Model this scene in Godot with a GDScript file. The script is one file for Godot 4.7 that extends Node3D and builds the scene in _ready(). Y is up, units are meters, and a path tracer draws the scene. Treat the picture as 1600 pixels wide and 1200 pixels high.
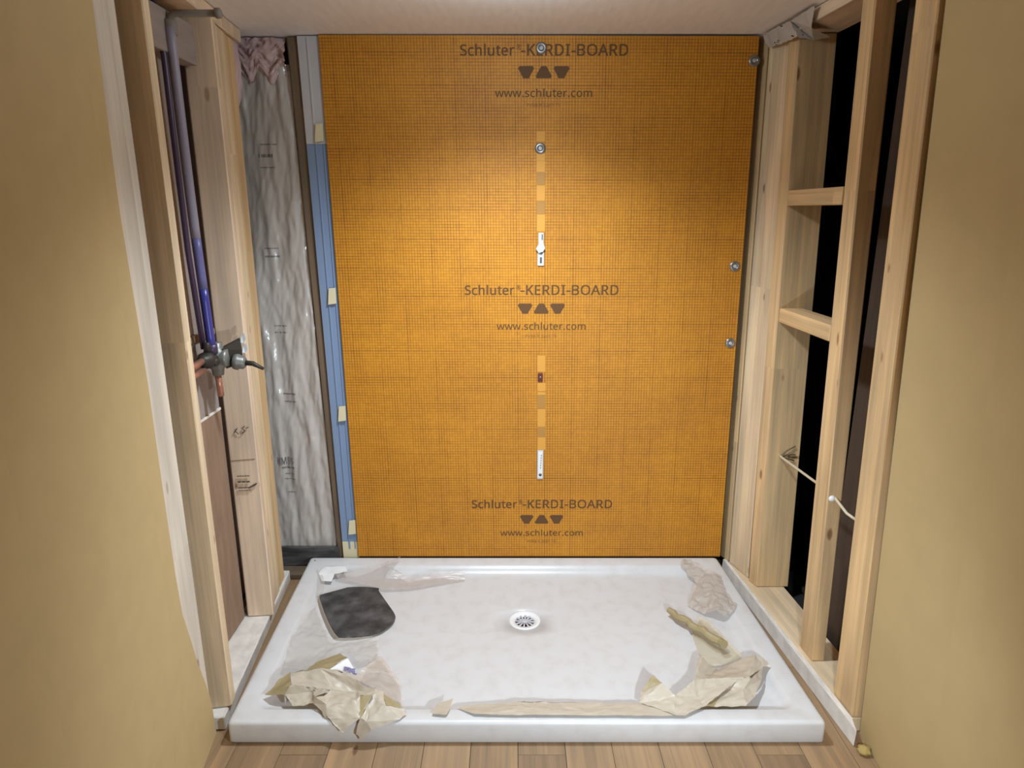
extends Node3D
# A stripped shower alcove: white pan, orange backer board, bare studs either side.

var org := Vector3.ZERO      # the base of the thing being built; vertices are stored relative to it
var rng := RandomNumberGenerator.new()
var fn := FastNoiseLite.new()
var mats := {}
var names := {}

const LAMP := Vector3(0.0, 1.925, 0.68)
const WORK := Vector3(0.42, 0.73, 1.88)

func _ready() -> void:
	var cam := Camera3D.new()
	cam.name = "camera"
	cam.fov = 60.3
	cam.near = 0.02
	cam.position = Vector3(0, 1.4, 2.373)
	cam.rotation_degrees = Vector3(-14.648, 0, 0)
	add_child(cam)
	cam.current = true
	var env := Environment.new()
	env.background_mode = Environment.BG_COLOR
	env.background_color = Color(0, 0, 0)
	env.tonemap_mode = Environment.TONE_MAPPER_LINEAR
	env.tonemap_exposure = 1.0
	env.sdfgi_enabled = true
	env.ssao_enabled = true
	env.ssil_enabled = true
	var we := WorldEnvironment.new()
	we.name = "world"
	we.environment = env
	add_child(we)
	var sp := SpotLight3D.new()
	sp.name = "ceiling_lamp_light"
	sp.position = LAMP - Vector3(0, 0.05, 0)
	sp.rotation_degrees = Vector3(-85, 0, 0)   # tipped a little towards the back wall
	sp.spot_angle = 69.0
	sp.spot_angle_attenuation = 1.0
	sp.spot_range = 8.0
	sp.spot_attenuation = 2.0
	sp.light_energy = 2.6
	sp.light_color = Color(0.89, 0.95, 1.0)
	sp.light_size = 0.06
	sp.shadow_enabled = true
	add_child(sp)
	var om := OmniLight3D.new()
	om.name = "ceiling_lamp_glow"
	om.position = LAMP - Vector3(0, 0.025, 0)
	om.omni_range = 8.0
	om.omni_attenuation = 2.0
	om.light_energy = 0.17
	om.light_color = Color(0.84, 0.94, 1.0)
	om.light_size = 0.05
	om.shadow_enabled = true
	add_child(om)
	var wl := SpotLight3D.new()
	wl.name = "work_lamp_light"
	wl.position = WORK
	wl.rotation_degrees = Vector3(-25, 15, 0)
	wl.spot_angle = 62.0
	wl.spot_angle_attenuation = 1.0
	wl.spot_range = 8.0
	wl.spot_attenuation = 2.0
	wl.light_energy = 1.6
	wl.light_color = Color(0.89, 0.95, 1.0)
	wl.light_size = 0.03
	wl.shadow_enabled = true
	add_child(wl)
	rng.seed = 4
	fn.noise_type = FastNoiseLite.TYPE_SIMPLEX_SMOOTH
	materials()
	setting()
	pan()
	back_wall()
	left_side()
	right_side()
	in_the_pan()
	lamps()

# ---------- naming ----------
func numbered(called: String) -> String:
	var n: int = names.get(called, 0)
	names[called] = n + 1
	return called if n == 0 else "%s_%03d" % [called, n]

func tag(o: Node, label: String, category: String, group := "") -> void:
	o.set_meta("label", label)
	o.set_meta("category", category)
	if group != "":
		o.set_meta("group", group)

func thing(called: String, label: String, category: String, at: Vector3, group := "") -> Node3D:
	var o := Node3D.new()
	o.name = numbered(called)
	o.position = at
	org = at
	add_child(o)
	tag(o, label, category, group)
	return o

func obj(called: String, st: SurfaceTool, mat: Material, parent: Node = null, label := "") -> MeshInstance3D:
	st.generate_normals()
	var mi := MeshInstance3D.new()
	mi.mesh = st.commit()
	mi.material_override = mat
	if parent == null:
		mi.name = numbered(called)
		mi.position = org
		add_child(mi)
	else:
		mi.name = called
		parent.add_child(mi, true)
	if label != "":
		mi.set_meta("label", label)
	return mi

func struct(called: String, st: SurfaceTool, mat: Material) -> MeshInstance3D:
	var mi := obj(called, st, mat)
	mi.name = called
	mi.set_meta("kind", "structure")
	return mi

# ---------- mesh helpers ----------
func mb(smooth := false) -> SurfaceTool:
	var st := SurfaceTool.new()
	st.begin(Mesh.PRIMITIVE_TRIANGLES)
	st.set_smooth_group(0 if smooth else -1)
	return st

func tri(st: SurfaceTool, a: Vector3, b: Vector3, c: Vector3, out: Vector3, ua := Vector2.ZERO, ub := Vector2.ZERO, uc := Vector2.ZERO) -> void:
	var n := (c - a).cross(b - a)
	if n.length_squared() < 1e-16:
		return
	var flip := n.dot(out) < 0.0
	st.set_uv(ua); st.add_vertex(a - org)
	if flip:
		st.set_uv(uc); st.add_vertex(c - org)
		st.set_uv(ub); st.add_vertex(b - org)
	else:
		st.set_uv(ub); st.add_vertex(b - org)
		st.set_uv(uc); st.add_vertex(c - org)

func quad(st: SurfaceTool, a: Vector3, b: Vector3, c: Vector3, d: Vector3, out: Vector3, u := [Vector2.ZERO, Vector2.ZERO, Vector2.ZERO, Vector2.ZERO]) -> void:
	tri(st, a, b, c, out, u[0], u[1], u[2])
	tri(st, a, c, d, out, u[0], u[2], u[3])

# a six-sided solid with chamfered edges; c[k]: bit 0, 1, 2 of k pick the end along its first, second, third direction.
# uv: metres, v along direction `along`, shifted by uo
func hexa(st: SurfaceTool, c: Array, ch := 0.0025, along := 1, uo := Vector2.ZERO, us := Vector2(1 / 0.3, 1 / 1.9)) -> void:
	var len := [0.0, 0.0, 0.0]
	for ax in 3:
		len[ax] = (c[1 << ax] - c[0]).length()
	var e := [minf(0.4, ch / len[0]), minf(0.4, ch / len[1]), minf(0.4, ch / len[2])]
	var mid := Vector3.ZERO
	for p in c:
		mid += p / 8.0
	var pts := {}
	for k in 8:
		for ax in 3:
			var t := [0.0, 0.0, 0.0]
			for a2 in 3:
				var hi: bool = (k >> a2) & 1
				if a2 == ax:
					t[a2] = 1.0 if hi else 0.0
				else:
					t[a2] = 1.0 - e[a2] if hi else e[a2]
			var p := Vector3.ZERO
			for j in 8:
				var w: float = (t[0] if j & 1 else 1.0 - t[0]) * (t[1] if j & 2 else 1.0 - t[1]) * (t[2] if j & 4 else 1.0 - t[2])
				p += c[j] * w
			pts[k * 3 + ax] = [p, t]
	for ax in 3:
		var b := (ax + 1) % 3
		var d := (ax + 2) % 3
		if d == along:
			var sw := b; b = d; d = sw
		# now b is `along` unless ax is
		var across := d
		var len_dir := b
		for s in 2:
			var ks := [s << ax, (s << ax) | (1 << b), (s << ax) | (1 << b) | (1 << d), (s << ax) | (1 << d)]
			var q := []
			var uvs := []
			for k in ks:
				var pp = pts[k * 3 + ax]
				q.append(pp[0])
				uvs.append(uo + Vector2((pp[1][across] * len[across] + 0.11 * (ax * 2 + s)) * us.x, pp[1][len_dir] * len[len_dir] * us.y))
			quad(st, q[0], q[1], q[2], q[3], (q[0] + q[2]) / 2 - mid, uvs)
	for ax in 3:   # edge strips between the faces across ax and b
		var b := (ax + 1) % 3
		var d := (ax + 2) % 3
		for s in 2:
			for s2 in 2:
				var k0 := (s << ax) | (s2 << b)
				var k1 := k0 | (1 << d)
				var p: Array = [pts[k0 * 3 + ax], pts[k0 * 3 + b], pts[k1 * 3 + b], pts[k1 * 3 + ax]]
				var uvs := []
				for pp in p:
					uvs.append(uo + Vector2((pp[1][ax] * len[ax] + 0.07) * us.x, pp[1][along] * len[along] * us.y))
				quad(st, p[0][0], p[1][0], p[2][0], p[3][0], (p[0][0] + p[2][0]) / 2 - mid, uvs)
	for k in 8:
		tri(st, pts[k * 3][0], pts[k * 3 + 1][0], pts[k * 3 + 2][0], pts[k * 3][0] - mid, uo, uo, uo)

func box(st: SurfaceTool, lo: Vector3, hi: Vector3, ch := 0.0015, along := 1, uo := Vector2.ZERO) -> void:
	var c := []
	for k in 8:
		c.append(Vector3(hi.x if k & 1 else lo.x, hi.y if k & 2 else lo.y, hi.z if k & 4 else lo.z))
	hexa(st, c, ch, along, uo)

func upright(b: Array, t: Array, y0: float, y1: float) -> Array:   # foot and head quads [front inner, back inner, back outer, front outer] in xz
	var c := []
	for k in 8:
		var q: Array = t if k & 2 else b
		var i: int = (2 if k & 1 else 3) if k & 4 else (1 if k & 1 else 0)
		c.append(Vector3(q[i].x, y1 if k & 2 else y0, q[i].y))
	return c

func tube(st: SurfaceTool, path: Array, r, seg := 14, caps := true) -> void:
	var rings := []
	var last := Vector3.ZERO
	for i in path.size():
		var p: Vector3 = path[i]
		var d: Vector3 = ((path[mini(i + 1, path.size() - 1)] as Vector3) - (path[maxi(i - 1, 0)] as Vector3)).normalized()
		var n := d.cross(Vector3.UP if absf(d.y) < 0.9 else Vector3.RIGHT).normalized() if i == 0 else (last - d * last.dot(d)).normalized()
		last = n
		var bb := d.cross(n)
		var rad: float = r[i] if r is Array else r
		var ring := []
		for k in seg:
			var a := TAU * k / seg
			ring.append(p + (n * cos(a) + bb * sin(a)) * rad)
		rings.append(ring)
	for i in rings.size() - 1:
		for k in seg:
			var k2 := (k + 1) % seg
			var o: Vector3 = rings[i][k] - path[i] + rings[i][k2] - path[i]
			if o.length() < 1e-6:
				o = rings[i + 1][k] - path[i + 1]
			quad(st, rings[i][k], rings[i][k2], rings[i + 1][k2], rings[i + 1][k], o)
	if caps:
		for i in [0, rings.size() - 1]:
			var o: Vector3 = (path[0] - path[1]) if i == 0 else (path[-1] - path[-2])
			for k in seg:
				tri(st, path[i], rings[i][k], rings[i][(k + 1) % seg], o)

func lathe(st: SurfaceTool, at: Vector3, axis: Vector3, prof: Array, seg := 28) -> void:   # prof: Vector2(radius, height along axis)
	axis = axis.normalized()
	var n := axis.cross(Vector3.UP if absf(axis.y) < 0.9 else Vector3.RIGHT).normalized()
	var b := axis.cross(n)
	for i in prof.size() - 1:
		var p: Vector2 = prof[i]
		var q: Vector2 = prof[i + 1]
		for k in seg:
			var a0 := TAU * k / seg
			var a1 := TAU * (k + 1) / seg
			var d0 := n * cos(a0) + b * sin(a0)
			var d1 := n * cos(a1) + b * sin(a1)
			var t := q - p
			var out := (d0 + d1) / 2 * t.y - axis * t.x
			quad(st, at + d0 * p.x + axis * p.y, at + d1 * p.x + axis * p.y, at + d1 * q.x + axis * q.y, at + d0 * q.x + axis * q.y, out)

func plate(st: SurfaceTool, outline: Array, depth: Vector3, front: Vector3) -> void:   # a flat outline given depth
	var flat := PackedVector2Array()
	var nrm := depth.normalized()
	var ux := nrm.cross(Vector3.UP if absf(nrm.y) < 0.9 else Vector3.RIGHT).normalized()
	var uy := nrm.cross(ux)
	for p in outline:
		flat.append(Vector2(ux.dot(p), uy.dot(p)))
	var mid := Vector3.ZERO
	for p in outline:
		mid += p / outline.size()
	var idx := Geometry2D.triangulate_polygon(flat)
	for i in range(0, idx.size(), 3):
		var t := [outline[idx[i]], outline[idx[i + 1]], outline[idx[i + 2]]]
		tri(st, t[0], t[1], t[2], front, flat[idx[i]], flat[idx[i + 1]], flat[idx[i + 2]])
		tri(st, t[0] + depth, t[1] + depth, t[2] + depth, -front, flat[idx[i]], flat[idx[i + 1]], flat[idx[i + 2]])
	for i in outline.size():
		var a: Vector3 = outline[i]
		var b: Vector3 = outline[(i + 1) % outline.size()]
		quad(st, a, b, b + depth, a + depth, (a + b) / 2 - mid)

func wrinkle(p: Vector3, amp: float, freq: float) -> Vector3:
	fn.frequency = freq
	var a := 1.0 - 2.0 * absf(fn.get_noise_3d(p.x, p.y * 0.6, p.z))
	var b := fn.get_noise_3d(p.x * 2.7 + 40.0, p.y * 2.0, p.z * 2.7)
	var c := fn.get_noise_3d(p.x + 9.0, p.y + 5.0, p.z - 30.0)
	return Vector3(c * 0.7, a * 0.6 + b * 0.35, -c * 0.5) * amp

# a crumpled sheet: facets between hand-placed points, each wrinkled on its own so that the folds stay sharp
func sheet(st: SurfaceTool, pts: Array, faces: Array, amp := 0.006, freq := 14.0, n := 8) -> void:
	var g := 1
	for f in faces:
		for i in range(1, f.size() - 1):
			st.set_smooth_group(g)
			var a: Vector3 = pts[f[0]]
			var b: Vector3 = pts[f[i]]
			var c: Vector3 = pts[f[i + 1]]
			var nn := maxi(2, int(minf(n, maxf((b - a).length(), maxf((c - a).length(), (c - b).length())) / 0.008)))
			var at := func(u: int, v: int) -> Vector3:
				var p: Vector3 = a + (b - a) * (float(u) / nn) + (c - a) * (float(v) / nn)
				return p + wrinkle(p, amp, freq)
			for u in nn:
				for v in nn - u:
					tri(st, at.call(u, v), at.call(u + 1, v), at.call(u, v + 1), Vector3.UP)
					if u + v < nn - 1:
						tri(st, at.call(u + 1, v), at.call(u + 1, v + 1), at.call(u, v + 1), Vector3.UP)
		g += 1

func text(parent: Node, called: String, s: String, bold: float, at: Vector3, w: float, h: float, mat: Material, depth := 0.0006, on_sheet := false) -> void:
	var tm := TextMesh.new()
	var sf := SystemFont.new()
	sf.font_names = PackedStringArray(["Droid Sans"])
	sf.font_weight = 400
	tm.font = sf
	tm.text = s
	tm.font_size = 64
	tm.pixel_size = 0.01
	tm.depth = 0.1
	tm.curve_step = 2.0
	var ar := tm.get_mesh_arrays()
	var v: PackedVector3Array = ar[Mesh.ARRAY_VERTEX]
	if v.is_empty():
		return
	var lo := v[0]
	var hi := v[0]
	for p in v:
		lo = lo.min(p)
		hi = hi.max(p)
	var sx := w / (hi.x - lo.x)
	var sy := h / (hi.y - lo.y) if h > 0.0 else sx
	for i in v.size():
		v[i] = at - org + Vector3((v[i].x - (lo.x + hi.x) / 2) * sx, (v[i].y - (lo.y + hi.y) / 2) * sy, (v[i].z - lo.z) / 0.1 * depth)
		if on_sheet:
			v[i].z += vapour_z(v[i].x + org.x, v[i].y + org.y) + 0.0006
	ar[Mesh.ARRAY_VERTEX] = v
	ar[Mesh.ARRAY_TANGENT] = null
	var am := ArrayMesh.new()
	am.add_surface_from_arrays(Mesh.PRIMITIVE_TRIANGLES, ar)
	var st := SurfaceTool.new()
	st.begin(Mesh.PRIMITIVE_TRIANGLES)
	for k in (4 if bold > 0.0 else 1):   # a heavier stroke
		st.append_from(am, 0, Transform3D(Basis(), Vector3([0, 1, 0, 1][k] * bold, [0, 0, 1, 1][k] * bold, 0.00001 * k)))
	var mi := MeshInstance3D.new()
	mi.mesh = st.commit()
	mi.material_override = mat
	mi.name = called
	parent.add_child(mi, true)

# ---------- materials ----------
func plain(key: String, c: Color, rough := 0.8, metal := 0.0) -> StandardMaterial3D:
	var m := StandardMaterial3D.new()
	m.resource_name = key
	m.albedo_color = c
	m.roughness = rough
	m.metallic = metal
	m.cull_mode = BaseMaterial3D.CULL_DISABLED
	mats[key] = m
	return m

func rgb(r: int, g: int, b: int) -> Color:
	return Color(r / 255.0, g / 255.0, b / 255.0)

func img_mat(key: String, im: Image, rough := 0.8) -> StandardMaterial3D:
	var m := plain(key, Color.WHITE, rough)
	m.albedo_texture = ImageTexture.create_from_image(im)
	return m

func wood(key: String, base: Color, sd: int, knots: int, contrast := 1.0, rough := 0.75) -> void:
	var w := 256
	var h := 1024
	fn.seed = sd
	var r2 := RandomNumberGenerator.new()
	r2.seed = sd
	var kn := []
	for i in knots:
		kn.append([r2.randf() * w, r2.randf() * h, r2.randf_range(2.0, 5.0), r2.randf_range(0.2, 0.5)])
	var data := PackedByteArray()
	data.resize(w * h * 3)
	var blotch := FastNoiseLite.new()
	blotch.seed = sd + 5
	blotch.frequency = 0.006
	fn.frequency = 0.05
	var i := 0
	for y in h:
		for x in w:
			var bend := 0.0
			var dark := 0.0
			for k in kn:
				var dx: float = x - k[0]
				var dy: float = (y - k[1]) * 0.62
				if absf(dx) < 40.0 and absf(dy) < 40.0:
					var d := sqrt(dx * dx + dy * dy)
					bend += signf(dx) * 14.0 * exp(-d / 12.0)
					if d < k[2] + 3.0:
						dark = maxf(dark, k[3] * clampf((k[2] + 3.0 - d) / 4.0, 0.0, 1.0))
			var gx := x + bend
			var g := fn.get_noise_2d(gx, y * 0.035)
			var g2 := fn.get_noise_2d(gx * 4.0 + 300.0, y * 0.06)
			var bl := blotch.get_noise_2d(x * 1.5, y * 0.4)
			var t := (g * 0.14 + g2 * 0.08) * contrast + bl * 0.14
			t = 1.0 + t
			data[i] = int(clampf(base.r * t * (1.0 - dark * 0.7) * 255.0, 0, 255))
			data[i + 1] = int(clampf(base.g * (t - 0.02 * g * contrast) * (1.0 - dark * 0.9) * 255.0, 0, 255))
			data[i + 2] = int(clampf(base.b * (t - 0.06 * g * contrast) * (1.0 - dark) * 255.0, 0, 255))
			i += 3
	img_mat(key, Image.create_from_data(w, h, false, Image.FORMAT_RGB8, data), rough)

func speckled(key: String, c: Color, sd: int, amount: float, freq: float, size := 256) -> Image:
	fn.seed = sd
	var data := PackedByteArray()
	data.resize(size * size * 3)
	var r2 := RandomNumberGenerator.new()
	r2.seed = sd
	var i := 0
	for y in size:
		for x in size:
			fn.frequency = freq
			var t := 1.0 + fn.get_noise_2d(x, y) * amount + (r2.randf() - 0.5) * amount * 0.35
			data[i] = int(clampf(c.r * t * 255.0, 0, 255))
			data[i + 1] = int(clampf(c.g * t * 255.0, 0, 255))
			data[i + 2] = int(clampf(c.b * t * 255.0, 0, 255))
			i += 3
	return Image.create_from_data(size, size, false, Image.FORMAT_RGB8, data)

func board_image(c: Color) -> Image:   # the woven scrim of the orange board, with its ten-centimetre ruling
	var w := 1152
	var h := 1508
	var cell := 8
	var r2 := RandomNumberGenerator.new()
	r2.seed = 77
	fn.seed = 21
	fn.frequency = 0.02
	var cw := w / cell + 1
	var chh := h / cell + 1
	var cv := PackedFloat32Array()
	var rv := PackedFloat32Array()
	var tone := PackedFloat32Array()
	for y in chh:
		for x in cw:
			var low := fn.get_noise_2d(x * 1.2, y * 1.2)
			cv.append(clampf(0.16 + 0.14 * fn.get_noise_2d(x * 9.0, y * 1.6) + 0.08 * (r2.randf() - 0.5), 0.06, 0.4))
			rv.append(clampf(0.14 + 0.14 * fn.get_noise_2d(x * 1.6 + 500.0, y * 9.0) + 0.08 * (r2.randf() - 0.5), 0.05, 0.4))
			tone.append(1.0 + 0.05 * low + 0.05 * (r2.randf() - 0.5))
	var data := PackedByteArray()
	data.resize(w * h * 3)
	var i := 0
	for y in h:
		var iy := y / cell
		var fy := y % cell
		var rline := 1.0 if fy == 0 else (0.6 if fy == 1 or fy == 7 else 0.0)
		if iy % 10 == 5 and fy <= 1:
			rline = 1.35
		for x in w:
			var ix := x / cell
			var fx := x % cell
			var q := iy * cw + ix
			var cl := 1.0 if fx == 0 else (0.6 if fx == 1 or fx == 7 else 0.0)
			if ix % 10 == 4 and fx <= 1:
				cl = 1.35
			var t: float = tone[q] * (1.0 - minf(0.6, cv[q] * cl + rv[q] * rline))
			data[i] = int(minf(255.0, c.r * t * 255.0))
			data[i + 1] = int(minf(255.0, c.g * t * (0.75 + 0.25 * t) * 255.0))
			data[i + 2] = int(minf(255.0, c.b * t * t * 255.0))
			i += 3
	return Image.create_from_data(w, h, false, Image.FORMAT_RGB8, data)

func materials() -> void:
	wood("pale_wood", rgb(220, 194, 158), 3, 8, 0.7)
	wood("gold_wood", rgb(206, 172, 126), 8, 9, 0.8)
	wood("pink_wood", rgb(220, 194, 166), 14, 7, 0.6)
	wood("white_wood", rgb(206, 194, 178), 27, 10, 0.4)
	wood("plank_wood", rgb(142, 113, 82), 31, 2, 0.8, 0.5)
	wood("plank_wood_pale", rgb(150, 120, 88), 32, 1, 0.8, 0.5)
	wood("plank_wood_dark", rgb(130, 103, 76), 33, 3, 0.8, 0.5)
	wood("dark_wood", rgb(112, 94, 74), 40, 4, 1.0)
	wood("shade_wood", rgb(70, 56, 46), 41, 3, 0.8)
	img_mat("tan_paint", speckled("", rgb(192, 166, 118), 5, 0.022, 0.02), 0.75).uv1_scale = Vector3(2.2, 2.2, 1)
	img_mat("ceiling_paint", speckled("", rgb(246, 242, 243), 6, 0.03, 0.05), 0.6)
	img_mat("plaster", speckled("", rgb(222, 214, 204), 7, 0.09, 0.03), 0.85)
	img_mat("kraft", speckled("", rgb(142, 114, 92), 9, 0.1, 0.03), 0.85)
	img_mat("kraft_pale", speckled("", rgb(152, 138, 130), 10, 0.1, 0.03), 0.85)
	img_mat("rubber_sheet", speckled("", rgb(68, 66, 66), 12, 0.55, 0.05), 0.55)
	img_mat("board_face", board_image(rgb(204, 136, 28)), 0.6)
	var pan := plain("pan_white", rgb(210, 208, 208), 0.32)
	pan.albedo_texture = ImageTexture.create_from_image(speckled("", Color(1, 0.995, 0.985), 16, 0.05, 0.03, 512))
	pan.uv1_triplanar = true
	pan.uv1_scale = Vector3(0.9, 0.9, 0.9)
	plain("print_ink", rgb(96, 62, 26), 0.7)
	plain("print_ink_pale", rgb(146, 94, 34), 0.7)
	plain("foam_core", rgb(92, 86, 78), 0.8)
	plain("tape_pale", rgb(216, 152, 58), 0.6)
	plain("tape_mid", rgb(176, 126, 56), 0.6)
	plain("steel", rgb(150, 148, 146), 0.35, 0.85)
	plain("zinc", rgb(205, 207, 210), 0.4, 0.2)
	plain("dark_steel", rgb(92, 92, 92), 0.4, 0.6)
	plain("valve_metal", rgb(128, 127, 120), 0.42, 0.4)
	plain("valve_dark", rgb(62, 58, 52), 0.5, 0.4)
	plain("copper", rgb(188, 134, 112), 0.35, 0.6)
	plain("backing_grey", rgb(150, 138, 124), 0.7)
	plain("maroon", rgb(92, 30, 24), 0.6)
	plain("blue_pipe", rgb(62, 62, 138), 0.3)
	plain("purple_pipe", rgb(70, 52, 78), 0.4)
	plain("sprayed_pipe", rgb(150, 144, 160), 0.45)
	plain("dull_metal", rgb(134, 126, 116), 0.6)
	plain("dusted_pipe", rgb(106, 104, 152), 0.4)
	plain("blue_strip", rgb(126, 146, 176), 0.45)
	plain("grey_strip", rgb(196, 194, 196), 0.5)
	plain("cream", rgb(218, 206, 170), 0.8)
	plain("black_void", rgb(9, 9, 9), 0.95)  # darkness of unlit hollows, put into the colour
	plain("dark_floor", rgb(40, 39, 38), 0.9)
	plain("white_cable", rgb(206, 192, 164), 0.5)
	plain("white_plastic", rgb(232, 230, 228), 0.5)
	plain("lamp_shell", rgb(40, 40, 42), 0.5)
	plain("marker", rgb(84, 72, 62), 0.8)
	plain("grey_print", rgb(128, 122, 117), 0.5)
	plain("pencil", rgb(120, 96, 76), 0.8)
	plain("foam_lump", rgb(172, 146, 84), 0.8)
	var pink := plain("pink_wool", rgb(206, 176, 174), 0.42)
	pink.rim_enabled = true
	var poly := plain("vapour_sheet", rgb(186, 178, 170), 0.34)
	poly.clearcoat_enabled = true
	poly.clearcoat = 0.35
	poly.clearcoat_roughness = 0.12
	var tan := plain("paper_tan", rgb(194, 181, 162), 0.4)
	tan.backlight_enabled = true
	tan.backlight = rgb(70, 62, 50)
	var ol := plain("paper_olive", rgb(164, 147, 108), 0.5)  # darker copy of paper_tan; translucent shading put into the colour
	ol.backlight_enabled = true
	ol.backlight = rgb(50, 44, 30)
	var film := plain("clear_film", Color(0.86, 0.83, 0.79, 0.26), 0.2)
	film.transparency = BaseMaterial3D.TRANSPARENCY_ALPHA
	var milky := plain("milky_film", Color(0.80, 0.745, 0.69, 0.62), 0.3)
	milky.transparency = BaseMaterial3D.TRANSPARENCY_ALPHA
	var film2 := plain("stained_film", Color(0.84, 0.78, 0.62, 0.42), 0.3)
	film2.transparency = BaseMaterial3D.TRANSPARENCY_ALPHA
	var bf := plain("back_film", Color(0.78, 0.73, 0.69, 0.42), 0.28)
	bf.transparency = BaseMaterial3D.TRANSPARENCY_ALPHA
	plain("violet_print", rgb(134, 128, 166), 0.5)
	var glow := plain("lamp_glow", rgb(255, 240, 220), 0.5)
	glow.emission_enabled = true
	glow.emission = Color(1.0, 0.9, 0.76)
	glow.emission_energy_multiplier = 2.0

func M(k: String) -> StandardMaterial3D:
	return mats[k]

# ---------- builders ----------
func stud(called: String, label: String, cat: String, foot: Array, head: Array, y0: float, y1: float, mat: String, group := "") -> MeshInstance3D:
	org = Vector3((foot[0].x + foot[2].x) / 2, y0, (foot[0].y + foot[2].y) / 2)
	var st := mb()
	hexa(st, upright(foot, head, y0, y1), 0.003, 1, Vector2(rng.randf(), rng.randf()))
	var o := obj(called, st, M(mat))
	tag(o, label, cat, group)
	return o

func flatbox(called: String, label: String, cat: String, lo: Vector3, hi: Vector3, mat: String, along := 1, group := "", ch := 0.002) -> MeshInstance3D:
	org = Vector3((lo.x + hi.x) / 2, lo.y, (lo.z + hi.z) / 2)
	var st := mb()
	box(st, lo, hi, ch, along, Vector2(rng.randf(), rng.randf()))
	var o := obj(called, st, M(mat))
	tag(o, label, cat, group)
	return o

func V2(x: float, z: float) -> Vector2:
	return Vector2(x, z)

func slab(called: String, lo: Vector3, hi: Vector3, mat: String) -> MeshInstance3D:
	org = Vector3.ZERO
	var st := mb()
	box(st, lo, hi, 0.001)
	return struct(called, st, M(mat))

func setting() -> void:
	var fl := slab("floor", Vector3(-1.3, -0.12, -0.3), Vector3(2.3, -0.009, 3.1), "dark_floor")
	# planks run towards the alcove
	var x := -1.0
	var row := 0
	while x < 1.0:
		var z: float = -0.1 - [0.0, 0.35, 0.75, 0.2, 0.55][row % 5]
		while z < 3.0:
			var z1 := minf(z + 1.22, 3.0)
			if z1 > -0.05:
				var st := mb()
				box(st, Vector3(x + 0.0006, -0.009, maxf(z, -0.1) + 0.0006), Vector3(x + 0.1264, 0.0, z1 - 0.0006), 0.0006, 2, Vector2(rng.randf(), rng.randf()))
				obj("plank", st, M(["plank_wood", "plank_wood_pale", "plank_wood_dark", "plank_wood_pale", "plank_wood"][(row * 2 + int(z * 3.0 + 9.0)) % 5]), fl)
			z += 1.22
		x += 0.127
		row += 1
	slab("ceiling", Vector3(-1.3, 1.959, -0.3), Vector3(0.95, 2.06, 3.1), "ceiling_paint")
	slab("ceiling_over_cavity", Vector3(0.951, 1.959, -0.3), Vector3(2.3, 2.06, 3.1), "black_void")  # painted black to read as the unlit space behind the right studs
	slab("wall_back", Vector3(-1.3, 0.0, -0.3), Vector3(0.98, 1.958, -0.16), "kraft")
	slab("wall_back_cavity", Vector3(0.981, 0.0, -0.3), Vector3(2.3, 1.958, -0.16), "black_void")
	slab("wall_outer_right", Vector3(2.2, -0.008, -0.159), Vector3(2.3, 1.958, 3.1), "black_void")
	slab("wall_outer_left", Vector3(-1.3, -0.008, -0.159), Vector3(-1.02, 1.958, 3.1), "kraft")
	slab("wall_front", Vector3(-1.019, 0.001, 3.0), Vector3(2.199, 1.958, 3.1), "tan_paint")
	# left room wall: drywall whose cut edge wanders
	org = Vector3.ZERO
	var dirl := Vector3(0.146, 0, 1)
	var edge := []
	for e in [[1.957, 0.966], [1.79, 0.967], [1.45, 0.980], [1.387, 0.981], [1.20, 0.972], [1.032, 0.965], [0.806, 0.967], [0.56, 0.965], [0.45, 0.957], [0.36, 0.93], [0.263, 0.904], [0.19, 0.875], [0.111, 0.852], [0.001, 0.845]]:
		edge.append(Vector3(-0.8195 + 0.146 * (e[1] - 0.84), e[0], e[1]))
	edge.append(Vector3(-0.8195 + 0.146 * 2.15, 0.001, 2.99))
	edge.append(Vector3(-0.8195 + 0.146 * 2.15, 1.957, 2.99))
	var st := mb()
	plate(st, edge, Vector3(-0.0125, 0, 0.0018), Vector3(1, 0, -0.146))
	struct("wall_left", st, M("tan_paint"))
	# right room wall, leaning in at the top like the rest of that side
	st = mb()
	hexa(st, upright([V2(0.842, 2.99), V2(0.962, 0.846), V2(0.975, 0.846), V2(0.856, 2.99)], [V2(0.776, 2.99), V2(0.894, 0.846), V2(0.907, 0.846), V2(0.790, 2.99)], 0.001, 1.957), 0.0012, 1, Vector2.ZERO, Vector2(0.6, 0.6))
	struct("wall_right", st, M("tan_paint"))

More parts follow.
